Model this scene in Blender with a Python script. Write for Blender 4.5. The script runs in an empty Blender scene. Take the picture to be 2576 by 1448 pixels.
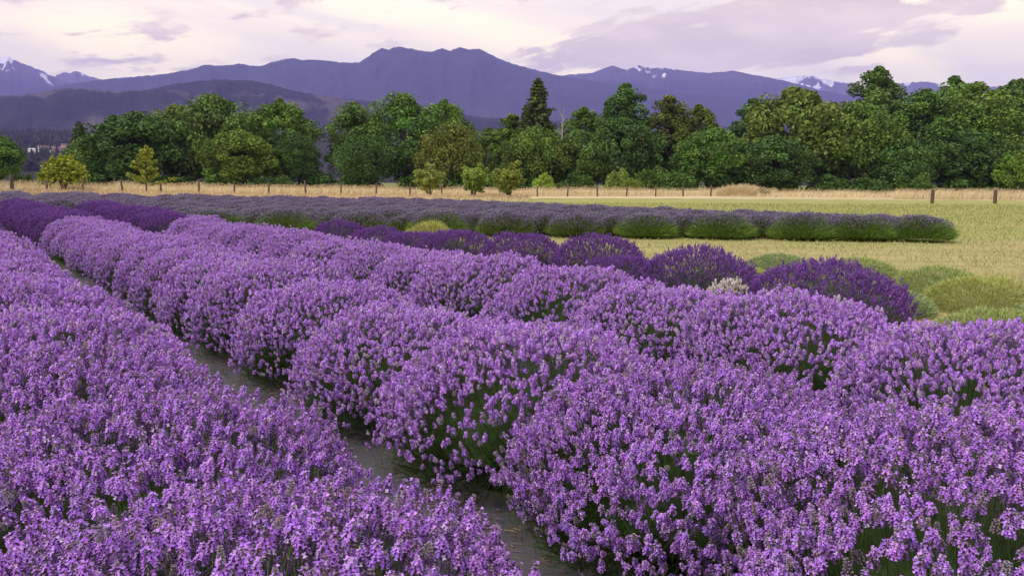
import bpy, math, random
import numpy as np
from mathutils import Matrix, Vector

# ------------------------------------------------------------------ camera, sky, sun, exposure
scene = bpy.context.scene
COL = scene.collection
PITCH = math.radians(6.75)
ROLL = 0.0045
FPX = 2231.0                      # focal length for a 2576 px wide picture
CAM_H = 1.6
_R, _U, _F = Vector((1, 0, 0)), Vector((0, math.sin(PITCH), math.cos(PITCH))), Vector((0, math.cos(PITCH), -math.sin(PITCH)))
RC = (_R * math.cos(ROLL) + _U * math.sin(ROLL)).normalized()
UC = (_U * math.cos(ROLL) - _R * math.sin(ROLL)).normalized()
cam_data = bpy.data.cameras.new('camera')
cam = bpy.data.objects.new('camera', cam_data)
COL.objects.link(cam)
cam_data.sensor_width = 36.0
cam_data.lens = 36.0 * FPX / 2576.0
cam_data.clip_start = 0.05
cam_data.clip_end = 60000.0
M = Matrix((RC, UC, -_F)).transposed().to_4x4()
M.translation = Vector((0, 0, CAM_H))
cam.matrix_world = M
scene.camera = cam

SUN_EL, SUN_AZ = math.radians(52), math.radians(-125)     # azimuth measured from +Y towards +X
world = bpy.data.worlds.new('World')
scene.world = world
world.use_nodes = True
wn, wl = world.node_tree.nodes, world.node_tree.links
wn.clear()

def nd(nodes, kind, **kw):
    n = nodes.new(kind)
    for k, v in kw.items():
        setattr(n, k, v)
    return n

def math_node(nodes, links, op, a, b=None, c=None, clamp=False):
    n = nodes.new('ShaderNodeMath'); n.operation = op; n.use_clamp = clamp
    for i, v in enumerate((a, b, c)):
        if v is None: continue
        if isinstance(v, (int, float)): n.inputs[i].default_value = v
        else: links.new(v, n.inputs[i])
    return n.outputs[0]

def mix_col(nodes, links, fac, a, b, blend='MIX'):
    n = nodes.new('ShaderNodeMix'); n.data_type = 'RGBA'; n.blend_type = blend
    ins = [n.inputs[0], n.inputs[6], n.inputs[7]]
    for s, v in zip(ins, (fac, a, b)):
        if isinstance(v, (int, float)): s.default_value = v
        elif isinstance(v, tuple): s.default_value = (*v, 1.0) if len(v) == 3 else v
        else: links.new(v, s)
    return n.outputs[2]

def ramp(nodes, links, fac, stops, interp='EASE'):
    n = nodes.new('ShaderNodeValToRGB'); cr = n.color_ramp; cr.interpolation = interp
    while len(cr.elements) < len(stops): cr.elements.new(0.5)
    for e, (p, c) in zip(cr.elements, stops):
        e.position = p
        e.color = (c, c, c, 1) if isinstance(c, (int, float)) else (*c, 1)
    links.new(fac, n.inputs[0])
    return n.outputs[0]

def build_sky():
    sky = nd(wn, 'ShaderNodeTexSky', sky_type='NISHITA', sun_disc=False)
    sky.sun_elevation = SUN_EL; sky.sun_rotation = SUN_AZ
    sky.air_density = 1.0; sky.dust_density = 2.0
    tc = nd(wn, 'ShaderNodeTexCoord')
    sep = nd(wn, 'ShaderNodeSeparateXYZ'); wl.new(tc.outputs['Generated'], sep.inputs[0])
    x, y, z = sep.outputs
    az = math_node(wn, wl, 'ARCTAN2', x, y)
    el = math_node(wn, wl, 'ARCSINE', z)
    def coords(sa, se, tilt=0.0, off=(0, 0)):
        c = nd(wn, 'ShaderNodeCombineXYZ')
        a2 = math_node(wn, wl, 'MULTIPLY_ADD', az, sa, off[0])
        e1 = math_node(wn, wl, 'MULTIPLY_ADD', az, tilt, el)
        e2 = math_node(wn, wl, 'MULTIPLY_ADD', e1, se, off[1])
        wl.new(a2, c.inputs[0]); wl.new(e2, c.inputs[1])
        return c.outputs[0]
    def noise(vec, scale, detail=6, rough=0.55, dist=0.0):
        n = nd(wn, 'ShaderNodeTexNoise'); wl.new(vec, n.inputs['Vector'])
        n.inputs['Scale'].default_value = scale; n.inputs['Detail'].default_value = detail
        n.inputs['Roughness'].default_value = rough; n.inputs['Distortion'].default_value = dist
        return n.outputs[0]
    # high thin overcast: cream to pale lilac in long soft streaks
    n1 = noise(coords(1.6, 7.0, 0.16, (3.2, 1.7)), 1.6, 5, 0.5, 0.4)
    f1 = ramp(wn, wl, n1, [(0.36, 0.0), (0.60, 1.0)])
    lift = ramp(wn, wl, el, [(0.13, 0.0), (0.22, 1.0)])
    f1 = math_node(wn, wl, 'ADD', math_node(wn, wl, 'MULTIPLY', lift, 0.60), math_node(wn, wl, 'MULTIPLY_ADD', f1, 0.80, 0.0), clamp=True)
    high = mix_col(wn, wl, f1, SKY_CREAM, SKY_LILAC)
    # lower cloud deck: one long flat grey-lilac bank rising to the right, ragged wisps elsewhere
    n2 = noise(coords(2.3, 9.0, -0.10, (SKY_OFF[0], SKY_OFF[1])), 2.4, 9, 0.58, 0.25)
    n3 = noise(coords(7.0, 24.0, -0.12, (1.0, 4.0)), 2.2, 7, 0.62, 0.3)
    n2 = math_node(wn, wl, 'MULTIPLY_ADD', n3, 0.58, math_node(wn, wl, 'MULTIPLY', n2, 0.53))
    da = math_node(wn, wl, 'DIVIDE', math_node(wn, wl, 'SUBTRACT', az, 0.24), 0.27)
    de = math_node(wn, wl, 'DIVIDE', math_node(wn, wl, 'SUBTRACT', el, math_node(wn, wl, 'MULTIPLY_ADD', az, 0.07, 0.140)), 0.042)
    bank_m = math_node(wn, wl, 'SUBTRACT', math_node(wn, wl, 'SUBTRACT', 1.0, math_node(wn, wl, 'MULTIPLY', da, da)), math_node(wn, wl, 'MULTIPLY', de, de))
    bank_m = math_node(wn, wl, 'MAXIMUM', bank_m, 0.0)
    n2 = math_node(wn, wl, 'MULTIPLY_ADD', bank_m, 0.22, n2)
    f2 = ramp(wn, wl, n2, [(0.575, 0.0), (0.665, 1.0)])
    f2 = math_node(wn, wl, 'MULTIPLY', f2, 0.95)
    n4 = noise(coords(4.0, 14.0, 0.1, (9.0, 2.0)), 2.0, 6, 0.55)
    bank = mix_col(wn, wl, ramp(wn, wl, n4, [(0.35, 0.0), (0.65, 1.0)]), SKY_BANK, SKY_BANK2)
    clouds = mix_col(wn, wl, f2, high, bank)
    nish = mix_col(wn, wl, 1.0, sky.outputs[0], (0.10, 0.10, 0.10), 'MULTIPLY')
    # away from the warm horizon the overcast turns neutral grey
    clouds = mix_col(wn, wl, ramp(wn, wl, el, [(0.20, 0.0), (0.55, 1.0)]), clouds, mix_col(wn, wl, f1, SKY_TOP, (SKY_TOP[0] * .85, SKY_TOP[1] * .83, SKY_TOP[2] * .88)))
    allsky = mix_col(wn, wl, 0.90, nish, clouds)
    bg = nd(wn, 'ShaderNodeBackground'); wl.new(allsky, bg.inputs[0]); bg.inputs[1].default_value = 1.0
    out = nd(wn, 'ShaderNodeOutputWorld'); wl.new(bg.outputs[0], out.inputs[0])

SKY_CREAM = (1.60, 1.40, 0.74)
SKY_LILAC = (1.06, 0.94, 0.73)
SKY_BANK = (0.80, 0.66, 0.50)
SKY_BANK2 = (0.98, 0.82, 0.60)
SKY_TOP = (0.86, 0.84, 0.88)
SKY_OFF = (5.3, 2.1)
build_sky()

sun_data = bpy.data.lights.new('sun', 'SUN')
sun_data.energy = 1.5
sun_data.angle = math.radians(12)
sun_data.color = (1.0, 0.97, 0.93)
sun = bpy.data.objects.new('sun', sun_data)
COL.objects.link(sun)
sd = Vector((math.sin(SUN_AZ) * math.cos(SUN_EL), math.cos(SUN_AZ) * math.cos(SUN_EL), math.sin(SUN_EL)))
sun.rotation_euler = sd.to_track_quat('Z', 'Y').to_euler()
sun.location = (0, 0, 40)

vs = scene.view_settings
vs.view_transform = 'Standard'; vs.look = 'None'; vs.exposure = 0.75; vs.gamma = 1.0
vs.use_curve_mapping = False
scene.render.engine = 'CYCLES'
scene.cycles.use_denoising = True
scene.cycles.max_bounces = 5
scene.cycles.diffuse_bounces = 2
scene.cycles.transmission_bounces = 2
scene.cycles.volume_bounces = 0

# ------------------------------------------------------------------ layout helpers
rng = np.random.default_rng(7)
DIR = np.array([-0.5505, 0.8348])      # along the lavender rows
NRM = np.array([0.8348, 0.5505])       # across them

def gz(x, y):
    """ground height: the field lifts very gently towards the far left"""
    t = np.log1p(np.exp(np.clip(-(np.asarray(x, float) + 7.0) / 2.0, -40, 400).clip(None, 40))) * 2.0
    t = np.where(np.asarray(x, float) < -80, -(np.asarray(x, float) + 7.0), t)
    return 1.15 * (1 - np.exp(-t * 0.015 / 1.15))

def us(u, s):
    p = NRM * u + DIR * s
    return float(p[0]), float(p[1])

def ray(px, py):
    return RC * ((px - 1288) / FPX) + UC * ((724 - py) / FPX) + _F

def at_depth(px, depth):
    """x on the level line of sight through picture column px at forward distance depth"""
    d = ray(px, 462)
    return d.x / d.y * depth

def elev(px, py):
    d = ray(px, py)
    return math.atan2(d.x, d.y), d.z / math.hypot(d.x, d.y)

# ------------------------------------------------------------------ numpy noise
def _hash(ix, iy, seed):
    h = (ix.astype(np.int64) * 374761393 + iy.astype(np.int64) * 668265263 + seed * 974711) & 0x7fffffff
    h = ((h ^ (h >> 13)) * 1274126177) & 0x7fffffff
    return ((h ^ (h >> 16)) & 0xffff) / 65535.0

def vnoise(x, y, seed=0):
    ix, iy = np.floor(x), np.floor(y)
    fx, fy = x - ix, y - iy
    fx = fx * fx * (3 - 2 * fx); fy = fy * fy * (3 - 2 * fy)
    a, b = _hash(ix, iy, seed), _hash(ix + 1, iy, seed)
    c, d = _hash(ix, iy + 1, seed), _hash(ix + 1, iy + 1, seed)
    return (a * (1 - fx) + b * fx) * (1 - fy) + (c * (1 - fx) + d * fx) * fy

def fbm(x, y, seed=0, oct=5, gain=0.5):
    v, a, t = 0, 1.0, 0
    for i in range(oct):
        v = v + a * vnoise(x * 2 ** i, y * 2 ** i, seed + i * 17); t += a; a *= gain
    return v / t

# ------------------------------------------------------------------ mesh helpers
def make_mesh(name, V, F, C=None, smooth=False):
    """V (n,3), F (m,3) triangles or (m,4) quads, C (n,3) colours"""
    me = bpy.data.meshes.new(name)
    V = np.ascontiguousarray(V, np.float32); F = np.ascontiguousarray(F, np.int32)
    k = F.shape[1]
    me.vertices.add(len(V)); me.vertices.foreach_set('co', V.ravel())
    me.loops.add(F.size); me.loops.foreach_set('vertex_index', F.ravel())
    me.polygons.add(len(F))
    me.polygons.foreach_set('loop_start', np.arange(0, F.size, k, dtype=np.int32))
    if smooth: me.polygons.foreach_set('use_smooth', np.ones(len(F), bool))
    me.update(calc_edges=True)
    if C is not None:
        at = me.color_attributes.new('tint', 'FLOAT_COLOR', 'POINT')
        c4 = np.ones((len(V), 4), np.float32); c4[:, :3] = C
        at.data.foreach_set('color', c4.ravel())
    return me

class Soup:
    """collects triangle pieces with vertex colours"""
    def __init__(self): self.V, self.F, self.C, self.n = [], [], [], 0
    def add(self, V, F, C):
        V = np.asarray(V, float).reshape(-1, 3); F = np.asarray(F, int)
        C = np.broadcast_to(np.asarray(C, float), V.shape)
        if F.shape[1] == 4: F = np.concatenate([F[:, [0, 1, 2]], F[:, [0, 2, 3]]])
        self.V.append(V); self.F.append(F + self.n); self.C.append(C); self.n += len(V)
    def get(self): return np.concatenate(self.V), np.concatenate(self.F), np.concatenate(self.C)
    def mesh(self, name, smooth=False): return make_mesh(name, *self.get(), smooth=smooth)

def tube(soup, pts, radii, col, sides=6, cap=True):
    pts = [Vector(p) for p in pts]
    rings = []
    for i, p in enumerate(pts):
        t = (pts[min(i + 1, len(pts) - 1)] - pts[max(i - 1, 0)]).normalized()
        a = t.orthogonal().normalized(); b = t.cross(a)
        if i == 0: ref = a
        else:
            a = (ref - t * ref.dot(t)).normalized(); b = t.cross(a); ref = a
        rings.append([p + (a * math.cos(k * 2 * math.pi / sides) + b * math.sin(k * 2 * math.pi / sides)) * radii[i] for k in range(sides)])
    V = [v for r in rings for v in r]
    F = []
    for i in range(len(pts) - 1):
        for k in range(sides):
            F.append((i * sides + k, i * sides + (k + 1) % sides, (i + 1) * sides + (k + 1) % sides, (i + 1) * sides + k))
    soup.add([tuple(v) for v in V], F, col)
    if cap:
        top = [tuple(v) for v in rings[-1]] + [tuple(pts[-1])]
        soup.add(top, [(k, (k + 1) % sides, sides) for k in range(sides)], col)

def replicate(templates, pick, R, P, S, tint):
    """templates: list of (V,F,C); pick (n,), R (n,3,3), P (n,3), S (n,), tint (n,3)"""
    out = Soup()
    for k, (V, F, C) in enumerate(templates):
        idx = np.where(pick == k)[0]
        if not len(idx): continue
        W = np.einsum('nij,kj->nki', R[idx], V) * S[idx][:, None, None] + P[idx][:, None, :]
        CC = np.clip(C[None] * tint[idx][:, None, :], 0, 1)
        FF = F[None] + (np.arange(len(idx)) * len(V))[:, None, None]
        out.add(W.reshape(-1, 3), FF.reshape(-1, 3), CC.reshape(-1, 3))
    return out

def frames(D, rs):
    """rotation matrices whose z axis is D with a random spin"""
    D = D / np.linalg.norm(D, axis=1, keepdims=True)
    h = np.where(np.abs(D[:, 2:3]) < 0.9, np.array([[0, 0, 1.0]]), np.array([[1.0, 0, 0]]))
    X = np.cross(h, D); X /= np.linalg.norm(X, axis=1, keepdims=True)
    Y = np.cross(D, X)
    a = rs.random(len(D)) * 2 * np.pi
    X2 = X * np.cos(a)[:, None] + Y * np.sin(a)[:, None]
    Y2 = np.cross(D, X2)
    return np.stack([X2, Y2, D], axis=2)

def blades(soup, P, D, L, W, C, bend=0.25, tipc=1.15, rs=rng):
    """narrow leaves: two quads and a tip, P base, D direction, L length, W width"""
    n = len(P)
    D = D / np.linalg.norm(D, axis=1, keepdims=True)
    side = np.cross(D, rs.normal(size=(n, 3))); side /= np.linalg.norm(side, axis=1, keepdims=True) + 1e-9
    droop = np.zeros((n, 3)); droop[:, 2] = -bend
    m = P + D * (L * 0.55)[:, None] + droop * (L * 0.12)[:, None]
    t = P + D * L[:, None] + droop * (L * 0.6)[:, None]
    w = side * W[:, None] * 0.5
    V = np.stack([P - w * 0.6, P + w * 0.6, m + w, m - w, t], axis=1).reshape(-1, 3)
    base = (np.arange(n) * 5)[:, None]
    F = np.concatenate([base + np.array([[0, 1, 2]]), base + np.array([[0, 2, 3]]), base + np.array([[3, 2, 4]])])
    CC = np.repeat(C[:, None, :], 5, axis=1).copy(); CC[:, 4] *= tipc
    soup.add(V, F, np.clip(CC.reshape(-1, 3), 0, 1))

# ------------------------------------------------------------------ materials
def new_mat(name):
    m = bpy.data.materials.new(name); m.use_nodes = True
    n, l = m.node_tree.nodes, m.node_tree.links
    n.clear()
    return m, n, l

def leaf_mat(name, trans=0.3, rough=0.6, use_object=False, spec=0.2):
    m, n, l = new_mat(name)
    a = nd(n, 'ShaderNodeAttribute', attribute_name='tint')
    col = a.outputs['Color']
    if use_object:
        oi = nd(n, 'ShaderNodeObjectInfo')
        col = mix_col(n, l, 1.0, col, oi.outputs['Color'], 'MULTIPLY')
    b = nd(n, 'ShaderNodeBsdfPrincipled'); l.new(col, b.inputs['Base Color'])
    b.inputs['Roughness'].default_value = rough
    b.inputs['Specular IOR Level'].default_value = spec
    t = nd(n, 'ShaderNodeBsdfTranslucent'); l.new(col, t.inputs['Color'])
    mx = nd(n, 'ShaderNodeMixShader'); mx.inputs[0].default_value = trans
    l.new(b.outputs[0], mx.inputs[1]); l.new(t.outputs[0], mx.inputs[2])
    o = nd(n, 'ShaderNodeOutputMaterial'); l.new(mx.outputs[0], o.inputs[0])
    return m

MAT_FLOWER = leaf_mat('lavender_flower', 0.16, 0.7, spec=0.1)
MAT_LEAF = leaf_mat('lavender_leaf', 0.20, 0.6)
MAT_TREE = leaf_mat('tree_leaf', 0.10, 0.65, use_object=True, spec=0.15)
MAT_GRASS = leaf_mat('grass_blade', 0.3, 0.7)

def simple_mat(name, c1, c2, scale=4.0, rough=0.85, detail=6, bump=0.0, stretch=(1, 1, 1)):
    m, n, l = new_mat(name)
    tc = nd(n, 'ShaderNodeTexCoord'); mp = nd(n, 'ShaderNodeMapping'); mp.inputs['Scale'].default_value = stretch
    l.new(tc.outputs['Object'], mp.inputs[0])
    t = nd(n, 'ShaderNodeTexNoise'); t.inputs['Scale'].default_value = scale; t.inputs['Detail'].default_value = detail
    l.new(mp.outputs[0], t.inputs['Vector'])
    f = ramp(n, l, t.outputs[0], [(0.3, 0.0), (0.7, 1.0)])
    b = nd(n, 'ShaderNodeBsdfPrincipled'); l.new(mix_col(n, l, f, c1, c2), b.inputs['Base Color'])
    b.inputs['Roughness'].default_value = rough; b.inputs['Specular IOR Level'].default_value = 0.2
    if bump:
        bp = nd(n, 'ShaderNodeBump'); bp.inputs['Strength'].default_value = bump
        l.new(t.outputs[0], bp.inputs['Height']); l.new(bp.outputs[0], b.inputs['Normal'])
    o = nd(n, 'ShaderNodeOutputMaterial'); l.new(b.outputs[0], o.inputs[0])
    return m

# ------------------------------------------------------------------ object helpers
def tag(o, label=None, cat=None, group=None, kind=None):
    for k, v in (('label', label), ('category', cat), ('group', group), ('kind', kind)):
        if v: o[k] = v
    return o

def link(name, data, mat=None, parent=None):
    o = bpy.data.objects.new(name, data); COL.objects.link(o)
    if mat is not None and data is not None and not data.materials: data.materials.append(mat)
    if parent is not None: o.parent = parent
    return o

def thing(name, loc, rz=0.0, scale=(1, 1, 1), label=None, cat=None, group=None):
    o = link(name, None)
    o.location = loc; o.rotation_euler = (0, 0, rz); o.scale = scale
    o.empty_display_size = 0.1
    return tag(o, label, cat, group)

ORD = ['first', 'second', 'third', 'fourth', 'fifth', 'sixth', 'seventh', 'eighth', 'ninth', 'tenth', 'eleventh', 'twelfth', 'thirteenth',
       'fourteenth', 'fifteenth', 'sixteenth', 'seventeenth', 'eighteenth', 'nineteenth', 'twentieth']
ORD += ['twenty-' + w for w in ORD[:9]] + ['thirtieth'] + ['thirty-' + w for w in ORD[:9]] + ['fortieth'] + ['forty-' + w for w in ORD[:9]] + ['fiftieth']

# ------------------------------------------------------------------ ground
def build_ground():
    radii = np.concatenate([[0.0], np.geomspace(0.8, 14200, 84)])
    nA = 120
    ang = np.linspace(0, 2 * np.pi, nA, endpoint=False)
    V = [(0, 0, float(gz(0, 0)))]
    for r in radii[1:]:
        x, y = r * np.cos(ang), r * np.sin(ang)
        V += list(zip(x, y, gz(x, y)))
    F = [(0, 1 + k, 1 + (k + 1) % nA, 1 + (k + 1) % nA) for k in range(nA)]
    s = Soup()
    s.add(V, [(f[0], f[1], f[2]) for f in F], (1, 1, 1))
    Q = []
    for i in range(len(radii) - 2):
        a, b = 1 + i * nA, 1 + (i + 1) * nA
        Q += [(a + k, b + k, b + (k + 1) % nA, a + (k + 1) % nA) for k in range(nA)]
    Vq, Fq = np.array(V), np.array(Q)
    Fq = np.concatenate([Fq[:, [0, 1, 2]], Fq[:, [0, 2, 3]]])
    me = make_mesh('ground', Vq, np.concatenate([np.array([f[:3] for f in F]), Fq]), smooth=True)
    m, n, l = new_mat('field_ground')
    g = nd(n, 'ShaderNodeTexCoord'); sep = nd(n, 'ShaderNodeSeparateXYZ'); l.new(g.outputs['Object'], sep.inputs[0])
    def noise(scale, detail=6, rough=0.6, stretch=None):
        t = nd(n, 'ShaderNodeTexNoise'); t.inputs['Scale'].default_value = scale
        t.inputs['Detail'].default_value = detail; t.inputs['Roughness'].default_value = rough
        if stretch:
            mp = nd(n, 'ShaderNodeMapping'); mp.inputs['Scale'].default_value = stretch
            l.new(g.outputs['Object'], mp.inputs[0]); l.new(mp.outputs[0], t.inputs['Vector'])
        else: l.new(g.outputs['Object'], t.inputs['Vector'])
        return t.outputs[0]
    nA_, nB_, nC_ = noise(0.35), noise(2.2), noise(14.0, 8)
    straw = mix_col(n, l, ramp(n, l, nB_, [(0.3, 0.), (0.7, 1.)]), (0.46, 0.39, 0.165), (0.37, 0.34, 0.13))
    nS_ = noise(1.0, 5, 0.6, (0.10, 0.9, 1.0))
    straw = mix_col(n, l, ramp(n, l, nS_, [(0.42, 0.), (0.62, 0.75)]), straw, (0.30, 0.29, 0.10))
    green = mix_col(n, l, ramp(n, l, nA_, [(0.35, 0.), (0.65, 1.)]), (0.30, 0.315, 0.085), (0.38, 0.355, 0.12))
    yy = math_node(n, l, 'MULTIPLY_ADD', math_node(n, l, 'SUBTRACT', nA_, 0.5), 22.0, sep.outputs[1])
    f_g = ramp(n, l, math_node(n, l, 'DIVIDE', yy, 100.0), [(0.235, 0.0), (0.32, 1.0)])
    c = mix_col(n, l, f_g, straw, green)
    # rough dry strip, then shaded woodland floor, then far meadows
    f_d = ramp(n, l, math_node(n, l, 'DIVIDE', math_node(n, l, 'MULTIPLY_ADD', ramp(n, l, math_node(n, l, 'MULTIPLY_ADD', sep.outputs[0], 0.01, 0.5), [(0.36, 1.0), (0.50, 0.0)]), 38.0, yy), 200.0), [(0.455, 0.0), (0.49, 1.0)])
    c = mix_col(n, l, f_d, c, (0.60, 0.49, 0.27))
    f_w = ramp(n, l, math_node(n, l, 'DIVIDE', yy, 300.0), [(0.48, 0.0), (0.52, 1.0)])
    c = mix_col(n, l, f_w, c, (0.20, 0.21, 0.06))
    # bare soil under the lavender rows
    uu = math_node(n, l, 'ADD', math_node(n, l, 'MULTIPLY', sep.outputs[0], float(NRM[0])), math_node(n, l, 'MULTIPLY', sep.outputs[1], float(NRM[1])))
    uu = math_node(n, l, 'MULTIPLY_ADD', math_node(n, l, 'SUBTRACT', nB_, 0.5), 1.2, uu)
    f_s = ramp(n, l, math_node(n, l, 'DIVIDE', uu, 20.0), [(0.36, 1.0), (0.42, 0.0)])
    c = mix_col(n, l, f_s, c, (0.095, 0.09, 0.05))
    c = mix_col(n, l, ramp(n, l, nC_, [(0.3, 0.), (0.7, 0.5)]), c, mix_col(n, l, 1.0, c, (0.62, 0.62, 0.55), 'MULTIPLY'))
    b = nd(n, 'ShaderNodeBsdfPrincipled'); l.new(c, b.inputs['Base Color'])
    b.inputs['Roughness'].default_value = 0.95; b.inputs['Specular IOR Level'].default_value = 0.1
    bp = nd(n, 'ShaderNodeBump'); bp.inputs['Strength'].default_value = 0.5; bp.inputs['Distance'].default_value = 0.05
    l.new(nC_, bp.inputs['Height']); l.new(bp.outputs[0], b.inputs['Normal'])
    o = nd(n, 'ShaderNodeOutputMaterial'); l.new(b.outputs[0], o.inputs[0])
    tag(link('ground', me, m), kind='structure')
build_ground()

def build_paths():
    """grey weed-barrier fabric laid between the rows"""
    m, n, l = new_mat('weed_fabric')
    tc = nd(n, 'ShaderNodeTexCoord')
    t1 = nd(n, 'ShaderNodeTexNoise'); t1.inputs['Scale'].default_value = 1.3; t1.inputs['Detail'].default_value = 7; l.new(tc.outputs['Object'], t1.inputs['Vector'])
    t2 = nd(n, 'ShaderNodeTexNoise'); t2.inputs['Scale'].default_value = 60; t2.inputs['Detail'].default_value = 3; l.new(tc.outputs['Object'], t2.inputs['Vector'])
    c = mix_col(n, l, ramp(n, l, t1.outputs[0], [(0.3, 0.), (0.7, 1.)]), (0.052, 0.049, 0.052), (0.095, 0.087, 0.085))
    c = mix_col(n, l, ramp(n, l, t2.outputs[0], [(0.62, 0.), (0.75, .6)]), c, (0.22, 0.17, 0.11))
    b = nd(n, 'ShaderNodeBsdfPrincipled'); l.new(c, b.inputs['Base Color']); b.inputs['Roughness'].default_value = 0.7
    bp = nd(n, 'ShaderNodeBump'); bp.inputs['Strength'].default_value = 0.25; bp.inputs['Distance'].default_value = 0.02
    l.new(t1.outputs[0], bp.inputs['Height']); l.new(bp.outputs[0], b.inputs['Normal'])
    o = nd(n, 'ShaderNodeOutputMaterial'); l.new(b.outputs[0], o.inputs[0])
    for u0, u1 in ((1.05, 2.35), (3.45, 4.6), (5.7, 6.7)):
        S = np.linspace(-1.0, 17.0, 90); T = np.linspace(0, 1, 9)
        V = []
        for s in S:
            for t in T:
                x, y = us(u0 + (u1 - u0) * t, s)
                V.append((x, y, float(gz(x, y)) + 0.012 + 0.012 * float(vnoise(np.array([s * 1.7]), np.array([t * 3.0 + u0]))[0])))
        k = len(T)
        F = [(i * k + j, i * k + j + 1, (i + 1) * k + j + 1, (i + 1) * k + j) for i in range(len(S) - 1) for j in range(k - 1)]
        tag(link('path', make_mesh('path', V, F, smooth=True), m), kind='structure')
    # straw and dead stalks blown on to the fabric
    s = Soup(); rs = np.random.default_rng(3); N = 3200
    side = rs.random(N)
    u = np.where(side < 0.65, 2.25 - np.abs(rs.normal(0, 0.16, N)), 1.15 + rs.random(N) * 1.1)
    ss = rs.random(N) * 15 + 0.5
    x = NRM[0] * u + DIR[0] * ss; y = NRM[1] * u + DIR[1] * ss
    P = np.stack([x, y, gz(x, y) + 0.03], 1)
    a = rs.random(N) * 6.28
    D = np.stack([np.cos(a), np.sin(a), rs.normal(0, 0.06, N)], 1)
    C = np.where(rs.random((N, 1)) < 0.25, np.array([0.34, 0.20, 0.48]), np.array([0.33, 0.22, 0.11])) * (0.4 + rs.random((N, 1)))
    blades(s, P, D, 0.012 + rs.random(N) ** 2 * 0.08, 0.003 + rs.random(N) * 0.005, C, 0.0, rs=rs)
    tag(link('straw_litter', s.mesh('straw_litter'), MAT_GRASS), 'dry straw litter on the grey fabric path', 'litter', kind='stuff')
build_paths()

# ------------------------------------------------------------------ mountains and hills
def mountain_mat(name, forest, clear, scale, snow=0.0, snow_z=(0, 1), clear_amt=0.5, rock=None, snow_scale=0.004):
    m, n, l = new_mat(name)
    g = nd(n, 'ShaderNodeTexCoord'); sep = nd(n, 'ShaderNodeSeparateXYZ'); l.new(g.outputs['Object'], sep.inputs[0])
    def noise(sc, det=6, stretch=(1, 1, 1), rough=0.55):
        mp = nd(n, 'ShaderNodeMapping'); mp.inputs['Scale'].default_value = stretch; l.new(g.outputs['Object'], mp.inputs[0])
        t = nd(n, 'ShaderNodeTexNoise'); t.inputs['Scale'].default_value = sc; t.inputs['Detail'].default_value = det
        t.inputs['Roughness'].default_value = rough; l.new(mp.outputs[0], t.inputs['Vector']); return t.outputs[0]
    a = noise(scale)
    c = mix_col(n, l, ramp(n, l, a, [(clear_amt, 0.), (clear_amt + 0.05, 1.)], 'LINEAR'), forest, clear)
    c = mix_col(n, l, ramp(n, l, noise(scale * 14, 4), [(0.3, 0.), (0.7, 0.6)]), c, mix_col(n, l, 1.0, c, (0.5, 0.5, 0.5), 'MULTIPLY'))
    if snow:
        zz = sep.outputs[2]
        h = math_node(n, l, 'DIVIDE', math_node(n, l, 'SUBTRACT', zz, snow_z[0]), snow_z[1] - snow_z[0], clamp=True)
        if rock: c = mix_col(n, l, ramp(n, l, h, [(0.0, 0.), (0.4, 1.)]), c, rock)
        s1 = noise(snow_scale, 5, (1.0, 0.5, 0.30), 0.6)
        v = math_node(n, l, 'MULTIPLY_ADD', h, snow, s1)
        c = mix_col(n, l, ramp(n, l, v, [(0.80, 0.), (0.83, 1.)], 'LINEAR'), c, (0.82, 0.82, 0.84))
    b = nd(n, 'ShaderNodeBsdfPrincipled'); l.new(c, b.inputs['Base Color']); b.inputs['Roughness'].default_value = 0.95
    b.inputs['Specular IOR Level'].default_value = 0.05
    o = nd(n, 'ShaderNodeOutputMaterial'); l.new(b.outputs[0], o.inputs[0])
    return m

def profile(pts):
    A = [elev(*p) for p in pts]
    return np.array([a for a, _ in A]), np.array([e for _, e in A])

def range_z(az, t, D, prof, near, spur, seed, freq, rough):
    """height of a mountain front: t = 0 on the ridge, 1 at the foot"""
    A, E = prof
    e = np.interp(az, A, E)
    e = e + (fbm(az * 260, az * 0 + seed, seed, 4) - 0.5) * rough + (vnoise(az * 1900, az * 0, seed + 2) - 0.5) * min(0.0011, 0.7 * rough)      # small jags along the crest
    zr = e * D
    env = np.clip(t * 6, 0, 1) * (1 - t) ** 0.5
    w = az * freq + (fbm(az * freq * 0.8, t * 2.0, seed + 5) - 0.5) * 1.2
    rid = 1 - np.abs(2 * fbm(w + t * 1.5, t * 2.6 + seed, seed + 9, 5) - 1)
    z = zr * ((1 - t) ** 1.12) * (1 + spur * env * (rid - 0.75))
    return z

def build_range(name, pts, D, foot, mat, spur=0.5, seed=1, freq=24.0, rough=0.0015, cols=420, rows=30):
    prof = profile(pts)
    az = np.linspace(prof[0][0], prof[0][-1], cols)
    T = np.concatenate([[-0.12, -0.05], np.linspace(0, 1, rows)])
    AZ, TT = np.meshgrid(az, T)
    dist = D - (D - foot) * TT
    z = range_z(AZ, np.clip(TT, 0, 1), D, prof, foot, spur, seed, freq, rough)
    z = np.where(TT < 0, z * (1 + TT * 4.0), z) - np.where(TT > 0.98, 4.0, 0)
    V = np.stack([np.sin(AZ) * dist, np.cos(AZ) * dist, z + CAM_H], -1).reshape(-1, 3)
    i, j = np.meshgrid(np.arange(len(T) - 1), np.arange(cols - 1), indexing='ij')
    a = (i * cols + j).ravel()
    F = np.stack([a, a + cols, a + cols + 1, a + 1], 1)
    return tag(link(name, make_mesh(name, V, F, smooth=True), mat), kind='structure')

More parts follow.
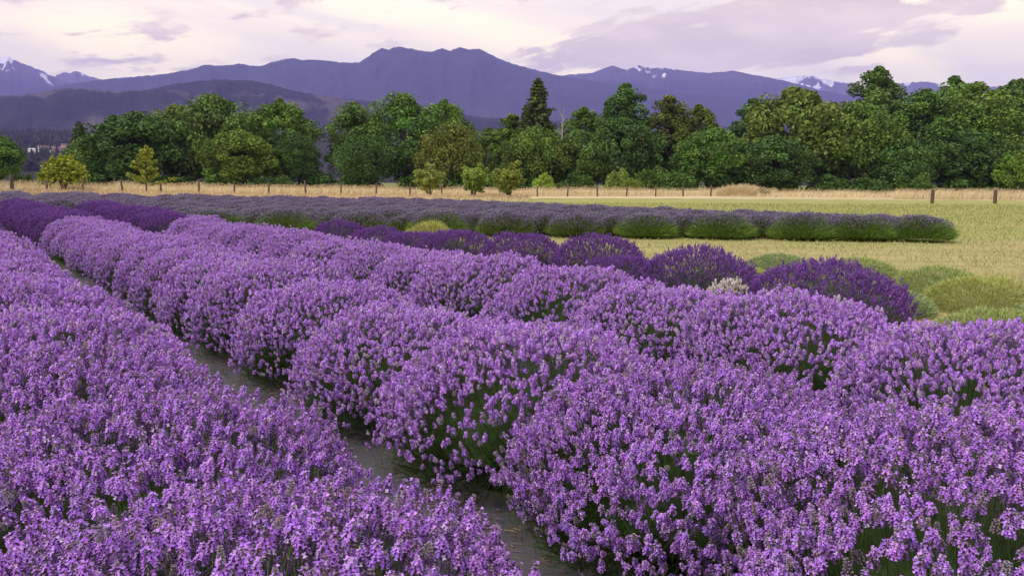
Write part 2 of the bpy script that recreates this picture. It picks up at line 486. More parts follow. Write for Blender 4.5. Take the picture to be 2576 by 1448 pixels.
FOREST, FOREST_D = (0.030, 0.034, 0.040), (0.018, 0.020, 0.026)
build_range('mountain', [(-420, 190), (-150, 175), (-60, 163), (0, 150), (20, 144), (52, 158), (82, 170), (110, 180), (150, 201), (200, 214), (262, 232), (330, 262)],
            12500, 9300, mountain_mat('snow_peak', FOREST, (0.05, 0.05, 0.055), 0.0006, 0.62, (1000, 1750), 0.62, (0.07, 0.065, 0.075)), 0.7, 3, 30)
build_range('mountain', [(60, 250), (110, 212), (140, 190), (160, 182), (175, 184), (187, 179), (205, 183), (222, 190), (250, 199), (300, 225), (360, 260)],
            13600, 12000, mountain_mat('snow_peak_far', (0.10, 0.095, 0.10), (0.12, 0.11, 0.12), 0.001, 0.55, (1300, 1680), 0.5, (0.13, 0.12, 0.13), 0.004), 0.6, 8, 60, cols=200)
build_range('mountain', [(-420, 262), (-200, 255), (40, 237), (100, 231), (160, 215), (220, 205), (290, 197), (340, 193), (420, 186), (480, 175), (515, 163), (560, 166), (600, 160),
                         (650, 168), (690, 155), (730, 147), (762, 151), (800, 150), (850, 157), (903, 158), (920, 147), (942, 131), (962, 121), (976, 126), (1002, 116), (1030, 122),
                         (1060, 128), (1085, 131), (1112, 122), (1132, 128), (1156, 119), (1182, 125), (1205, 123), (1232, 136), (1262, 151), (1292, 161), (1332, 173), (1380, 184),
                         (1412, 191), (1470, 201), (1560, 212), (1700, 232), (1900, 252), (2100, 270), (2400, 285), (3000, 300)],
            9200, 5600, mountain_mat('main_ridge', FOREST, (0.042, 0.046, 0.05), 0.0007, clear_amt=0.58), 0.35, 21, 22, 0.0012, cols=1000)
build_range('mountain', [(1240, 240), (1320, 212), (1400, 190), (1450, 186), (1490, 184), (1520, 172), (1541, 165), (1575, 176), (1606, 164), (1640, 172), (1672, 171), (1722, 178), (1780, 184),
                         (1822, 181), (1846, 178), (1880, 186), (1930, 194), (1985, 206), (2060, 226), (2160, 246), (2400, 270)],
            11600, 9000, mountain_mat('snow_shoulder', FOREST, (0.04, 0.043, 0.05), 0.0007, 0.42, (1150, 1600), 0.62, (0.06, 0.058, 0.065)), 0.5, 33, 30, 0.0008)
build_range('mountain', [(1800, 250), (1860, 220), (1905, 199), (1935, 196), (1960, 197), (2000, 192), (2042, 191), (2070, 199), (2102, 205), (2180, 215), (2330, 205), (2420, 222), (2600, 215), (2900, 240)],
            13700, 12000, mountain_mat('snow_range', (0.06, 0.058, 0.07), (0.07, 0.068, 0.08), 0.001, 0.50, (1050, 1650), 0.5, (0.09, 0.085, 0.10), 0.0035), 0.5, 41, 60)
build_range('hills', [(-420, 250), (-100, 246), (0, 241), (60, 240), (105, 233), (130, 226), (210, 223), (300, 231), (372, 226), (430, 213), (500, 204), (570, 200), (632, 203), (682, 213), (752, 232),
                      (832, 244), (930, 256), (1000, 266), (1100, 281), (1200, 293), (1300, 300), (1500, 308), (1800, 318), (2200, 330), (2900, 340)],
            4300, 2500, mountain_mat('near_hills', (0.018, 0.020, 0.022), (0.085, 0.070, 0.062), 0.0022, clear_amt=0.52), 0.55, 55, 18, 0.0022, cols=1000)

LOW = [(-420, 330), (-60, 338), (40, 342), (120, 349), (200, 345), (320, 340), (500, 352), (800, 345), (1200, 340), (1700, 352), (2900, 350)]
build_range('hills', LOW, 2250, 900, mountain_mat('low_hills', (0.030, 0.030, 0.028), (0.075, 0.065, 0.045), 0.006, clear_amt=0.55), 0.25, 71, 30, 0.0012)
LOW_PROF = profile(LOW)
def low_hill(px, py):
    """point of the low hill seen at a picture position"""
    az, e = elev(px, py)
    T = np.linspace(0.02, 0.97, 400)
    dist = 2250 - 1350 * T
    z = range_z(np.full(400, az), T, 2250, LOW_PROF, 900, 0.25, 71, 30, 0.0012)
    k = int(np.argmin(np.abs(z / dist - e)))
    return math.sin(az) * dist[k], math.cos(az) * dist[k], float(z[k]) + CAM_H

def build_far_forest():
    s = Soup(); rs = np.random.default_rng(12)
    def put(px, py, h, w, col, kind):
        x, y, z = low_hill(px, py)
        k = 6; a = np.arange(k) / k * 6.283 + rs.random() * 6
        if kind == 0:
            for q in range(3):
                r = w * (1 - q * 0.28); z0 = z + h * (0.05 + q * 0.27); z1 = z + h * min(1.0, 0.5 + q * 0.26)
                jit = 0.8 + 0.4 * rs.random(k)
                V = np.concatenate([np.stack([x + np.cos(a) * r * jit, y + np.sin(a) * r * jit, np.full(k, z0)], 1), [[x, y, z1]]])
                s.add(V, [(i, (i + 1) % k, k) for i in range(k)], np.array(col) * (0.8 + 0.4 * rs.random()))
        else:
            V = []
            for zz, rr in ((0.05, 0.5), (0.35, 1.0), (0.7, 0.85), (1.0, 0.1)):
                jit = 0.75 + 0.5 * rs.random(k)
                V += list(np.stack([x + np.cos(a) * w * rr * jit, y + np.sin(a) * w * rr * jit, np.full(k, z + h * zz)], 1))
            F = [(i * k + j, i * k + (j + 1) % k, (i + 1) * k + (j + 1) % k, (i + 1) * k + j) for i in range(3) for j in range(k)]
            s.add(V, F, np.array(col) * (0.8 + 0.4 * rs.random()))
    for i in range(1700):
        px = -120 + rs.random() * 420; py = 346 + (rs.random() ** 1.6) * 85
        if 62 < px < 182 and 368 < py < 414 and rs.random() < 0.93: continue
        if rs.random() < 0.72: put(px, py, 14 + 14 * rs.random(), 3.2 + 1.6 * rs.random(), (0.028, 0.030, 0.026), 0)
        else: put(px, py, 8 + 7 * rs.random(), 5 + 3 * rs.random(), (0.045, 0.045, 0.026), 1)
    o = link('forest', s.mesh('forest'), MAT_GRASS)
    tag(o, 'dark mauve far-off forest below the hills', 'forest', kind='stuff')
build_far_forest()

def build_houses():
    wall = simple_mat('house_wall', (0.74, 0.70, 0.68), (0.80, 0.77, 0.74), 0.3)
    wall2 = simple_mat('house_wall_tan', (0.42, 0.30, 0.25), (0.48, 0.36, 0.30), 0.3)
    rf1 = simple_mat('house_roof_pale', (0.62, 0.58, 0.60), (0.70, 0.66, 0.66), 0.4)
    rf2 = simple_mat('house_roof_brown', (0.22, 0.12, 0.10), (0.30, 0.17, 0.13), 0.4)
    win = simple_mat('house_window', (0.03, 0.03, 0.04), (0.05, 0.05, 0.06), 1.0, 0.2)
    def box(x0, x1, y0, y1, z0, z1):
        V = [(x, y, z) for z in (z0, z1) for y in (y0, y1) for x in (x0, x1)]
        return V, [(0, 2, 3, 1), (4, 5, 7, 6), (0, 1, 5, 4), (2, 6, 7, 3), (0, 4, 6, 2), (1, 3, 7, 5)]
    spots = [(83, 384, 11, 8, 4.0, wall, rf1, 0.5, 'small white gabled house nearest the dark tree on the far hillside'),
             (108, 389, 20, 9, 3.6, wall, rf1, 0.1, 'long white house with pale roof on the far hillside'),
             (120, 378, 24, 9, 4.2, wall2, rf2, -0.1, 'tan house with brown roof above the long white house'),
             (104, 377, 12, 8, 4.5, wall, rf2, 0.4, 'small white house with brown roof left of the tan house'),
             (152, 381, 26, 10, 4.0, wall2, rf2, 0.05, 'wide brown-roofed house above the round yellow shrub'),
             (163, 374, 11, 8, 6.0, wall2, rf2, 0.2, 'tall narrow brown house highest on the far hillside')]
    for px, py, w, d, h, wm, rm, rz, lab in spots:
        x, y, z = low_hill(px, py)
        t = thing('distant_house', (x, y, z - 1.2), rz - math.atan2(x, y), label=lab, cat='house', group='houses on the far hillside')
        V, F = box(-w / 2, w / 2, -d / 2, d / 2, 0, h + 1.2); link('wall', make_mesh('wall', V, F), wm, t)
        e, r, b = 0.6, d * 0.32, h + 1.2
        V = [(-w / 2 - e, -d / 2 - e, b - .1), (w / 2 + e, -d / 2 - e, b - .1), (w / 2 + e, d / 2 + e, b - .1), (-w / 2 - e, d / 2 + e, b - .1), (-w / 2 - e, 0, b + r), (w / 2 + e, 0, b + r)]
        link('roof', make_mesh('roof', V + V[:1], np.array([(0, 1, 5), (0, 5, 4), (2, 3, 4), (2, 4, 5), (0, 4, 3), (1, 2, 5), (0, 3, 2), (0, 2, 1)])), rm, t)
        nw = max(2, int(w / 5))
        for k in range(nw):
            xc = -w / 2 + (k + 0.5) * w / nw
            V, F = box(xc - 0.8, xc + 0.8, -d / 2 - 0.06, -d / 2 + 0.1, 2.2, 3.8)
            link('window', make_mesh('window', V, F), win, t)
build_houses()

# ------------------------------------------------------------------ trees
BARK = simple_mat('bark', (0.07, 0.055, 0.045), (0.14, 0.115, 0.095), 2.5, 0.9, bump=0.4, stretch=(1, 1, 0.2))
BARK_PALE = simple_mat('bark_pale', (0.30, 0.27, 0.24), (0.42, 0.38, 0.34), 2.0, 0.9, stretch=(1, 1, 0.2))

def leaf_cloud(soup, C, R, per, size, tints, rs, up=0.25, flat=0.95, fill=0.25):
    """leaf faces over lobes: C centres, R radii"""
    n = len(C) * per
    idx = np.repeat(np.arange(len(C)), per)
    d = rs.normal(size=(n, 3)); d[:, 2] += up; d /= np.linalg.norm(d, axis=1, keepdims=True)
    rr = np.where(rs.random(n) < fill, rs.random(n) ** 0.5, 0.82 + 0.28 * rs.random(n))
    off = d * (R[idx] * rr)[:, None]; off[:, 2] *= flat
    P = C[idx] + off
    nrm = d * 0.7 + rs.normal(size=(n, 3)) * 0.7; nrm[:, 2] += 0.15
    Rm = frames(nrm, rs)
    sz = size * (0.6 + 0.8 * rs.random(n))
    # one leaf spray: a kite of two triangles, slightly folded
    K = np.array([[0, -0.5, 0], [0.36, 0.02, 0.08], [0, 0.6, 0], [-0.36, 0.02, 0.08]])
    F = np.array([[0, 1, 2], [0, 2, 3]])
    col = tints[idx] * (0.66 + 0.68 * rs.random((n, 1)))
    W = np.einsum('nij,kj->nki', Rm, K) * sz[:, None, None] + P[:, None, :]
    FF = F[None] + (np.arange(n) * 4)[:, None, None]
    soup.add(W.reshape(-1, 3), FF.reshape(-1, 3), np.clip(np.repeat(col, 4, axis=0), 0, 1))

def tree_proto(seed, kind, H=20.0, Wd=7.0, per=165, leaf=0.41):
    rs = np.random.default_rng(seed)
    trunk, crown = Soup(), Soup()
    g0 = np.array([0.112, 0.188, 0.036])
    if kind in ('round', 'tall'):
        nL = 125
        d = rs.normal(size=(nL, 3)); d /= np.linalg.norm(d, axis=1, keepdims=True)
        rad = 0.30 + 0.66 * rs.random(nL) ** 0.45
        cz, rz = H * 0.53, H * 0.43
        taper = 1.0 if kind == 'round' else 0.72
        C = d * rad[:, None] * np.array([Wd, Wd, rz])
        top = np.clip(C[:, 2] / rz, -1, 1)
        C[:, :2] *= (1 - 0.25 * np.clip(top, 0, 1) ** 2)[:, None] * (1.0 if kind == 'round' else 0.9)
        if kind == 'tall': C[:, :2] *= np.where(top < -0.2, 0.85, 1.0)[:, None]
        C[:, 2] += cz
        # a few leading shoots break the outline
        nl = 26
        a = rs.random(nl) * 6.283; fz = rs.random(nl); r = (0.15 + 0.85 * rs.random(nl)) * Wd * (0.62 - 0.5 * fz) * (1.0 if kind == 'round' else 0.8)
        lead = np.stack([np.cos(a) * r, np.sin(a) * r, H * (0.78 + 0.19 * fz)], 1)
        C = np.concatenate([C, lead]); R = np.concatenate([Wd * (0.12 + 0.15 * rs.random(nL)), Wd * (0.06 + 0.08 * rs.random(nl))])
        tints = g0 * (0.70 + 0.62 * rs.random((len(C), 1))) * (1 + (rs.random((len(C), 3)) - 0.5) * 0.22)
        leaf_cloud(crown, C, R, per, leaf, tints, rs)
        hub = [(0, 0, 0), (0.15 * rs.normal(), 0.15 * rs.normal(), H * 0.22), (0.3 * rs.normal(), 0.3 * rs.normal(), H * 0.5), (0.3 * rs.normal(), 0.3 * rs.normal(), H * 0.82)]
        tube(trunk, hub, [H * 0.024, H * 0.018, H * 0.011, H * 0.003], (1, 1, 1), 8)
        for k in rs.choice(nL, 14, replace=False):
            zb = H * (0.12 + 0.45 * rs.random()); c = C[k]
            if c[2] < zb: zb = max(H * 0.08, c[2] * 0.7)
            mid = (c[0] * 0.5, c[1] * 0.5, zb + (c[2] - zb) * 0.35)
            tube(trunk, [(0, 0, zb), mid, tuple(c)], [H * 0.009, H * 0.006, H * 0.002], (1, 1, 1), 5)
    elif kind == 'conifer':
        tube(trunk, [(0, 0, 0), (0, 0, H * 0.5), (0, 0, H * 0.98)], [H * 0.018, H * 0.011, H * 0.002], (1, 1, 1), 8)
        C, R, T = [], [], []
        z = H * 0.06
        while z < H * 0.98:
            f = z / H
            rad = Wd * (1 - f) ** 0.85 * (0.8 + 0.35 * rs.random())
            nb = 7 if f < 0.6 else 5
            a0 = rs.random() * 6.28
            for k in range(nb):
                a = a0 + k * 6.283 / nb + rs.normal(0, 0.2); rr = rad * (0.45 + 0.75 * rs.random())
                for q in (0.45, 0.75, 1.0):
                    C.append((math.cos(a) * rr * q, math.sin(a) * rr * q, z - rr * q * 0.22)); R.append(0.28 + 0.34 * (1 - f) * (1.2 - 0.5 * q))
                    T.append(np.array([0.072, 0.105, 0.036]) * (0.7 + 0.5 * rs.random()))
                if k % 2 == 0: tube(trunk, [(0, 0, z), (math.cos(a) * rr, math.sin(a) * rr, z - rr * 0.2)], [H * 0.004, H * 0.001], (1, 1, 1), 4)
            z += H * 0.028
        C.append((0, 0, H * 0.985)); R.append(0.2); T.append(np.array([0.06, 0.085, 0.03]))
        C, R, T = np.array(C), np.array(R) * 1.5, np.array(T)
        leaf_cloud(crown, C, R, 30, leaf * 0.75, T, rs, up=-0.1, flat=0.65)
    elif kind == 'vase':                    # several stems spreading into a wispy crown
        ns = 9
        C, R, T = [], [], []
        for k in range(ns):
            a = k * 6.283 / ns + rs.normal(0, 0.25); sp = Wd * (0.35 + 0.6 * rs.random())
            top = H * (0.72 + 0.28 * rs.random()) - sp * 0.15
            pts = [(math.cos(a) * 0.1, math.sin(a) * 0.1, 0), (math.cos(a) * sp * 0.3, math.sin(a) * sp * 0.3, top * 0.4), (math.cos(a) * sp * 0.75, math.sin(a) * sp * 0.75, top * 0.75), (math.cos(a) * sp, math.sin(a) * sp, top)]
            tube(trunk, pts, [H * 0.014, H * 0.010, H * 0.006, H * 0.002], (1, 1, 1), 5)
            for q in np.linspace(0.16, 1.0, 11):
                p = np.array(pts[1]) * (1 - q) + np.array(pts[3]) * q
                C.append(p + rs.normal(size=3) * H * 0.07); R.append(H * (0.07 + 0.05 * rs.random())); T.append(np.array([0.25, 0.30, 0.05]) * (0.75 + 0.5 * rs.random()))
        leaf_cloud(crown, np.array(C), np.array(R), 70, leaf, np.array(T), rs, up=0.1, fill=0.6)
    elif kind == 'sapling':                 # leaning loose branches around one stem
        tube(trunk, [(0, 0, 0), (0.05, 0, H * 0.4), (0.12, 0, H * 0.97)], [H * 0.014, H * 0.01, H * 0.002], (1, 1, 1), 6)
        C, R, T = [], [], []
        for k in range(22):
            f = 0.18 + 0.75 * k / 22; a = k * 2.4 + rs.normal(0, 0.3); ln = Wd * (1.15 - f) * (0.5 + 0.8 * rs.random())
            b = np.array([0.1 * f, 0, H * f]); e = b + np.array([math.cos(a) * ln, math.sin(a) * ln, ln * (0.35 + 0.4 * rs.random())])
            tube(trunk, [tuple(b), tuple(e)], [H * 0.005, H * 0.001], (1, 1, 1), 4)
            for q in np.linspace(0.25, 1.05, 6):
                C.append(b * (1 - q) + e * q); R.append(H * 0.035); T.append(np.array([0.29, 0.33, 0.045]) * (0.75 + 0.5 * rs.random()))
        for q in np.linspace(0.8, 1.0, 5): C.append((0.12 * q, 0, H * q)); R.append(H * 0.035); T.append(np.array([0.29, 0.33, 0.045]))
        leaf_cloud(crown, np.array(C), np.array(R), 34, leaf, np.array(T), rs, up=0.1, fill=0.7)
    elif kind == 'feathery':                # round shrub of long arching sprays
        for k in range(14):
            a = rs.random() * 6.28; tube(trunk, [(0, 0, 0), (math.cos(a) * Wd * .25, math.sin(a) * Wd * .25, H * .4), (math.cos(a) * Wd * .6, math.sin(a) * Wd * .6, H * .75)], [H * .02, H * .012, H * .003], (1, 1, 1), 5)
        nsp = 330
        d = rs.normal(size=(nsp, 3)); d[:, 2] = np.abs(d[:, 2]) * 0.9 - 0.25; d /= np.linalg.norm(d, axis=1, keepdims=True)
        C, R, T = [], [], []
        for q in np.linspace(0.42, 1.0, 9):
            jit = rs.normal(size=(nsp, 3)) * H * 0.012
            ln = 0.75 + 0.3 * ((np.arange(nsp) * 0.618) % 1)
            P = np.array([0, 0, H * 0.42]) + d * (ln * q)[:, None] * np.array([Wd, Wd, H * 0.56]) + jit
            P[:, 2] -= (q * 0.5) ** 2 * H * 0.12
            C.append(P); R.append(np.full(nsp, H * 0.03)); T.append(np.array([0.30, 0.34, 0.035]) * (0.7 + 0.55 * ((np.arange(nsp) * 0.37) % 1))[:, None])
        leaf_cloud(crown, np.concatenate(C), np.concatenate(R), 5, leaf, np.concatenate(T), rs, up=0.0, fill=0.7)
    elif kind == 'shrub':
        nL = 34
        d = rs.normal(size=(nL, 3)); d[:, 2] = np.abs(d[:, 2]); d /= np.linalg.norm(d, axis=1, keepdims=True)
        C = d * (0.35 + 0.5 * rs.random((nL, 1))) * np.array([Wd, Wd, H * 0.85]); C[:, 2] += H * 0.08
        R = H * (0.13 + 0.12 * rs.random(nL))
        T = g0 * (0.8 + 0.5 * rs.random((nL, 1)))
        leaf_cloud(crown, C, R, 130, leaf, T, rs)
        for k in range(8):
            c = C[k]; tube(trunk, [(0.05 * c[0], 0.05 * c[1], 0), (c[0] * .5, c[1] * .5, c[2] * .4), tuple(c)], [H * .02, H * .012, H * .004], (1, 1, 1), 5)
    return dict(trunk=trunk.mesh('trunk'), crown=crown.mesh('crown'), H=H, W=Wd)

PROTO = {
    'r0': tree_proto(101, 'round', 20, 7.5), 'r1': tree_proto(102, 'round', 20, 7.0), 'r2': tree_proto(103, 'round', 20, 8.0), 'r3': tree_proto(104, 'round', 20, 7.2),
    'l0': tree_proto(105, 'round', 12.5, 7.0), 'l1': tree_proto(106, 'round', 12.5, 7.4), 'l2': tree_proto(107, 'round', 12.5, 6.8),
    't0': tree_proto(111, 'tall', 24, 5.5), 't1': tree_proto(112, 'tall', 24, 5.2), 't2': tree_proto(113, 'tall', 24, 5.8),
    'c0': tree_proto(121, 'conifer', 25, 4.6, leaf=0.55), 'c1': tree_proto(122, 'conifer', 25, 4.2, leaf=0.55),
    'v0': tree_proto(131, 'vase', 3.4, 1.25, leaf=0.16), 'v1': tree_proto(132, 'vase', 3.4, 1.2, leaf=0.16),
    's0': tree_proto(141, 'sapling', 4.6, 1.7, leaf=0.17), 'f0': tree_proto(151, 'feathery', 4.0, 2.0, leaf=0.20),
    'b0': tree_proto(161, 'shrub', 3.5, 3.0, leaf=0.28), 'b1': tree_proto(162, 'shrub', 3.5, 2.8, leaf=0.28),
}
def plant_tree(name, proto, px, top, width, depth, tint, label, cat, group=None, rz=None, bark=None, fit=1.0):
    """px, width: picture column and crown width at that distance; top: picture row of its tip"""
    p = PROTO[proto]
    x = at_depth(px, depth); z = float(gz(x, depth))
    d = ray(px, top); h = d.z / d.y * depth + CAM_H - z
    w = width / FPX * depth / 2
    if proto[0] == 'r' and h / 20 < 0.80 * w / p['W']: p = PROTO['l%d' % (int(px) % 3)]      # a low broad tree keeps round boughs
    t = thing(name, (x, depth, z - 0.05), rz if rz is not None else (px * 0.37) % 6.28, (w / p['W'] * fit, w / p['W'] * fit, h / p['H']), label, cat, group)
    link('trunk', p['trunk'], bark or BARK, t)
    c = link('crown', p['crown'], MAT_TREE, t); c.color = (*tint, 1)
    return t

G = (1.0, 1.0, 1.0); DK = (0.62, 0.72, 0.75); YG = (1.25, 1.12, 0.8); OL = (1.25, 1.02, 0.9); BR = (1.3, 0.92, 0.85); LG = (1.2, 1.2, 0.9); BG = (0.8, 0.95, 1.05)
WOOD = 'trees of the wood behind the fence'
trees = [
    ('maple_tree', 'r2', -15, 335, 150, 128, (0.8, .95, .8), 'dark green broad tree cut by the left edge of the picture'),
    ('maple_tree', 'r1', 275, 335, 190, 146, LG, 'low pale green tree just above the round yellow shrub'),
    ('fir_tree', 'c1', 207, 305, 110, 185, (1.0, 1.05, .8), 'dark fir tip rising behind the yellow shrub'),
    ('maple_tree', 'r0', 345, 285, 260, 142, DK, 'broad dark green tree behind the thin yellow sapling'),
    ('maple_tree', 'r3', 455, 268, 200, 160, OL, 'olive green tree between the dark tree and the tallest of its clump'),
    ('maple_tree', 'r1', 545, 243, 230, 147, G, 'tall domed bright green tree, highest of the clump beside the purple hill'),
    ('maple_tree', 'r2', 600, 330, 200, 138, YG, 'yellow-green lower tree in front of the tall domed tree'),
    ('maple_tree', 'r3', 712, 247, 190, 150, LG, 'light green rounded tree just before the first gap in the wood'),
    ('maple_tree', 't1', 660, 275, 120, 158, G, 'narrow green tree squeezed behind the light green rounded tree'),
    ('maple_tree', 'r1', 752, 330, 110, 142, DK, 'small dark tree at the edge of the first gap'),
    ('maple_tree', 'r0', 895, 256, 160, 150, G, 'green tree just after the first gap in the wood'),
    ('maple_tree', 'r2', 1020, 233, 235, 146, (0.95, 1.05, .95), 'large domed green tree in the middle of the second clump'),
    ('maple_tree', 'r3', 1120, 248, 150, 155, LG, 'green tree with a pointed tip behind the brownish tree'),
    ('maple_tree', 'r1', 1130, 310, 160, 138, BR, 'brownish olive tree before the second gap'),
    ('maple_tree', 'r0', 925, 340, 150, 138, DK, 'dark low tree at the foot of the second clump'),
    ('maple_tree', 'r0', 1235, 320, 130, 175, (1.0, .9, .85), 'hazy small tree standing back in the second gap'),
    ('maple_tree', 't0', 1290, 285, 130, 152, YG, 'pale yellow-green tree beside the tall fir'),
    ('fir_tree', 'c0', 1352, 193, 170, 152, (1.6, 1.45, 1.0), 'tall pointed fir, sharpest tip in the wood'),
    ('fir_tree', 'c1', 1322, 262, 90, 150, (1.6, 1.45, 1.0), 'shorter fir standing against the tall pointed fir'),
    ('maple_tree', 'r3', 1345, 318, 170, 143, (1.1, 1.0, .85), 'olive green tree hiding the foot of the tall fir'),
    ('maple_tree', 't2', 1465, 265, 140, 158, LG, 'light green tree right of the bare pale snag'),
    ('maple_tree', 'r1', 1460, 330, 170, 144, G, 'green rounded tree below the bare pale snag'),
    ('maple_tree', 't1', 1572, 203, 150, 152, BG, 'tall bluish green tree with a ragged flat top'),
    ('maple_tree', 'r3', 1565, 300, 190, 144, DK, 'dark green tree at the foot of the ragged tall tree'),
    ('maple_tree', 't0', 1680, 238, 150, 156, BR, 'rusty brown-green tree right of the ragged tall tree'),
    ('maple_tree', 't2', 1752, 258, 130, 152, (1.2, .92, .85), 'second rusty tree, nearer the broad olive tree'),
    ('maple_tree', 'r0', 1790, 325, 200, 142, (.9, 1.05, .85), 'green rounded tree low in front of the rusty trees'),
    ('maple_tree', 't1', 1885, 243, 130, 165, BG, 'bluish dark tree behind the broad olive tree'),
    ('maple_tree', 'r2', 2000, 225, 290, 150, OL, 'broad olive-brown tree, widest crown of the wood'),
    ('maple_tree', 'r1', 1950, 345, 210, 140, DK, 'dark tree under the broad olive crown'),
    ('maple_tree', 't2', 2197, 162, 190, 156, G, 'tallest green tree, its tip against the sky'),
    ('maple_tree', 'r3', 2150, 260, 230, 146, (1.05, 1.05, .85), 'green tree hugging the front of the tallest tree'),
    ('maple_tree', 'r0', 2320, 222, 220, 152, (.9, 1.0, .9), 'dark green tree right of the tallest tree'),
    ('maple_tree', 'r1', 2270, 350, 170, 142, BG, 'low bluish tree with drooping boughs before the dark wood edge'),
    ('maple_tree', 't0', 2385, 188, 150, 166, (.85, .95, .8), 'dark tree tip poking up behind the right clump'),
    ('maple_tree', 'r2', 2440, 205, 260, 152, LG, 'light green rounded crown left of the corner trees'),
    ('maple_tree', 'r3', 2545, 197, 240, 156, G, 'green tree filling the right corner of the wood'),
    ('maple_tree', 'r0', 2420, 330, 230, 144, DK, 'shaded dark tree under the right crowns'),
    ('maple_tree', 'r1', 2575, 375, 140, 136, (1.3, 1.3, .8), 'small bright green tree at the right edge of the picture'),
]
for nm, pr, px, top, w, dep, ti, lab in trees:
    plant_tree(nm, pr, px, top, w, dep + 12, ti, lab, 'tree', WOOD, fit=1.02)

def build_snag():
    x = at_depth(1414, 156); z = float(gz(x, 156)); s = Soup(); rs = np.random.default_rng(5)
    tube(s, [(0, 0, 0), (0.1, 0, 5), (-0.1, 0.1, 10), (0.1, 0, 14.2)], [0.28, 0.22, 0.15, 0.04], (1, 1, 1), 7)
    t = thing('dead_tree', (x, 156, z), 0, label='bare pale dead trunk standing right of the tall fir', cat='tree')
    link('trunk', s.mesh('trunk'), BARK_PALE, t)
    for k in range(11):
        b = Soup(); f = 0.5 + 0.045 * k; a = k * 2.4; ln = 1.6 - 0.1 * k
        tube(b, [(0, 0, 14.2 * f), (math.cos(a) * ln * .5, math.sin(a) * ln * .5, 14.2 * f + .5), (math.cos(a) * ln, math.sin(a) * ln, 14.2 * f + 1.3)], [0.07, 0.05, 0.015], (1, 1, 1), 5)
        link('branch', b.mesh('branch'), BARK_PALE, t)
build_snag()

YEL = (1.0, 1.0, 1.0)
SH = 'young shrubs along the fence'
plant_tree('feathery_shrub', 'f0', 160, 383, 112, 84, (1.0, 1.0, 0.9), 'round feathery yellow-green shrub by the thick fence post', 'shrub', SH)
plant_tree('young_sapling', 's0', 367, 368, 100, 84, YEL, 'thin loose yellow-green sapling before the dark wood', 'sapling', SH, rz=0.6)
plant_tree('vase_shrub', 'v0', 1080, 418, 76, 96, (.95, .95, 1), 'left of three small vase-shaped shrubs beyond the field', 'shrub', SH)
plant_tree('vase_shrub', 'v1', 1190, 416, 70, 84, (.85, 1.0, .9), 'slim leaning green shrub between the two vase-shaped ones', 'shrub', SH)
plant_tree('vase_shrub', 'v0', 1281, 414, 82, 84, (1., .98, .9), 'fullest vase-shaped shrub, right one of three beyond the field', 'shrub', SH, rz=2.2)
plant_tree('leafy_shrub', 'b0', 1370, 428, 70, 124, (2.0, 1.75, 0.9), 'bright yellow-green shrub just behind the fence', 'shrub', SH)
plant_tree('leafy_shrub', 'b1', 1555, 406, 70, 126, (1.7, 1.45, 1.25), 'pale olive pointed shrub behind the fence', 'shrub', SH)
plant_tree('leafy_shrub', 'b0', 1588, 442, 70, 124, (1.7, 1.35, .9), 'low olive shrub beside the pale pointed one', 'shrub', SH)
under = [(60, 430, 60), (240, 425, 120), (420, 430, 150), (560, 425, 130), (690, 430, 120), (800, 425, 110), (900, 432, 130), (1050, 430, 120), (1180, 400, 130), (1260, 415, 120), (1330, 430, 90), (1450, 425, 130),
         (1640, 400, 110), (1700, 420, 120), (1830, 415, 130), (1960, 430, 130), (2090, 425, 120), (2180, 440, 140), (2300, 420, 120), (2410, 435, 130), (2500, 425, 110)]
for k, (px, top, w) in enumerate(under):
    plant_tree('undergrowth_shrub', 'b0' if k % 2 else 'b1', px, top, w, 146 + (k * 7) % 9, (.6, .7, .6) if k % 3 else (.75, .8, .6),
               f'low dark undergrowth shrub at the wood edge, {ORD[k]} from the left', 'shrub', 'undergrowth along the wood edge')

# ------------------------------------------------------------------ fences
POST = simple_mat('post_wood', (0.085, 0.06, 0.045), (0.16, 0.115, 0.085), 6, 0.9, bump=0.4, stretch=(1, 1, 0.15))
WIRE = simple_mat('wire', (0.22, 0.20, 0.19), (0.28, 0.26, 0.24), 5, 0.5)
def post_mesh(w, h, seed):
    rs = np.random.default_rng(seed); k = 8; V = []
    for f, r in ((0, 1.0), (0.35, 1.03), (0.7, 0.97), (0.97, 0.95), (1.0, 0.80)):
        for j in range(k):
            a = j * 6.283 / k
            V.append((math.cos(a) * w / 2 * r * (0.9 + 0.2 * rs.random()), math.sin(a) * w / 2 * r * (0.9 + 0.2 * rs.random()), h * f))
    F = [(i * k + j, i * k + (j + 1) % k, (i + 1) * k + (j + 1) % k, (i + 1) * k + j) for i in range(4) for j in range(k)]
    s = Soup(); s.add(V, F, (1, 1, 1)); s.add(V[-k:] + [(0, 0, h * 1.01)], [(j, (j + 1) % k, k) for j in range(k)], (1, 1, 1))
    return s.mesh('post')
POSTS = [post_mesh(0.16, 1.25, k) for k in range(3)]
def fence(posts, label, big=()):
    x0, d0 = posts[0]; t = thing('wire_fence', (at_depth(x0, d0), d0, 0), label=label, cat='fence', group='fences round the field')
    pts = []
    for k, (px, dep) in enumerate(posts):
        x = at_depth(px, dep); z = float(gz(x, dep))
        o = link('post', POSTS[k % 3], POST, t)
        o.location = (x - t.location.x, dep - t.location.y, z)
        o.rotation_euler = (0.04 * math.sin(k * 5.1), 0.06 * math.sin(k * 3.7), k)
        o.scale = (1.15, 1.15, 1.10 + 0.12 * math.sin(k * 2.3)) if k not in big else (2.1, 2.1, 1.35)
        pts.append((x - t.location.x, dep - t.location.y, z))
    for h in (0.45, 0.8, 1.1):
        s = Soup(); tube(s, [(p[0], p[1] + 0.1, p[2] + h) for p in pts], [0.006] * len(pts), (1, 1, 1), 4, cap=False)
        link('wire', s.mesh('wire'), WIRE, t)
    return t
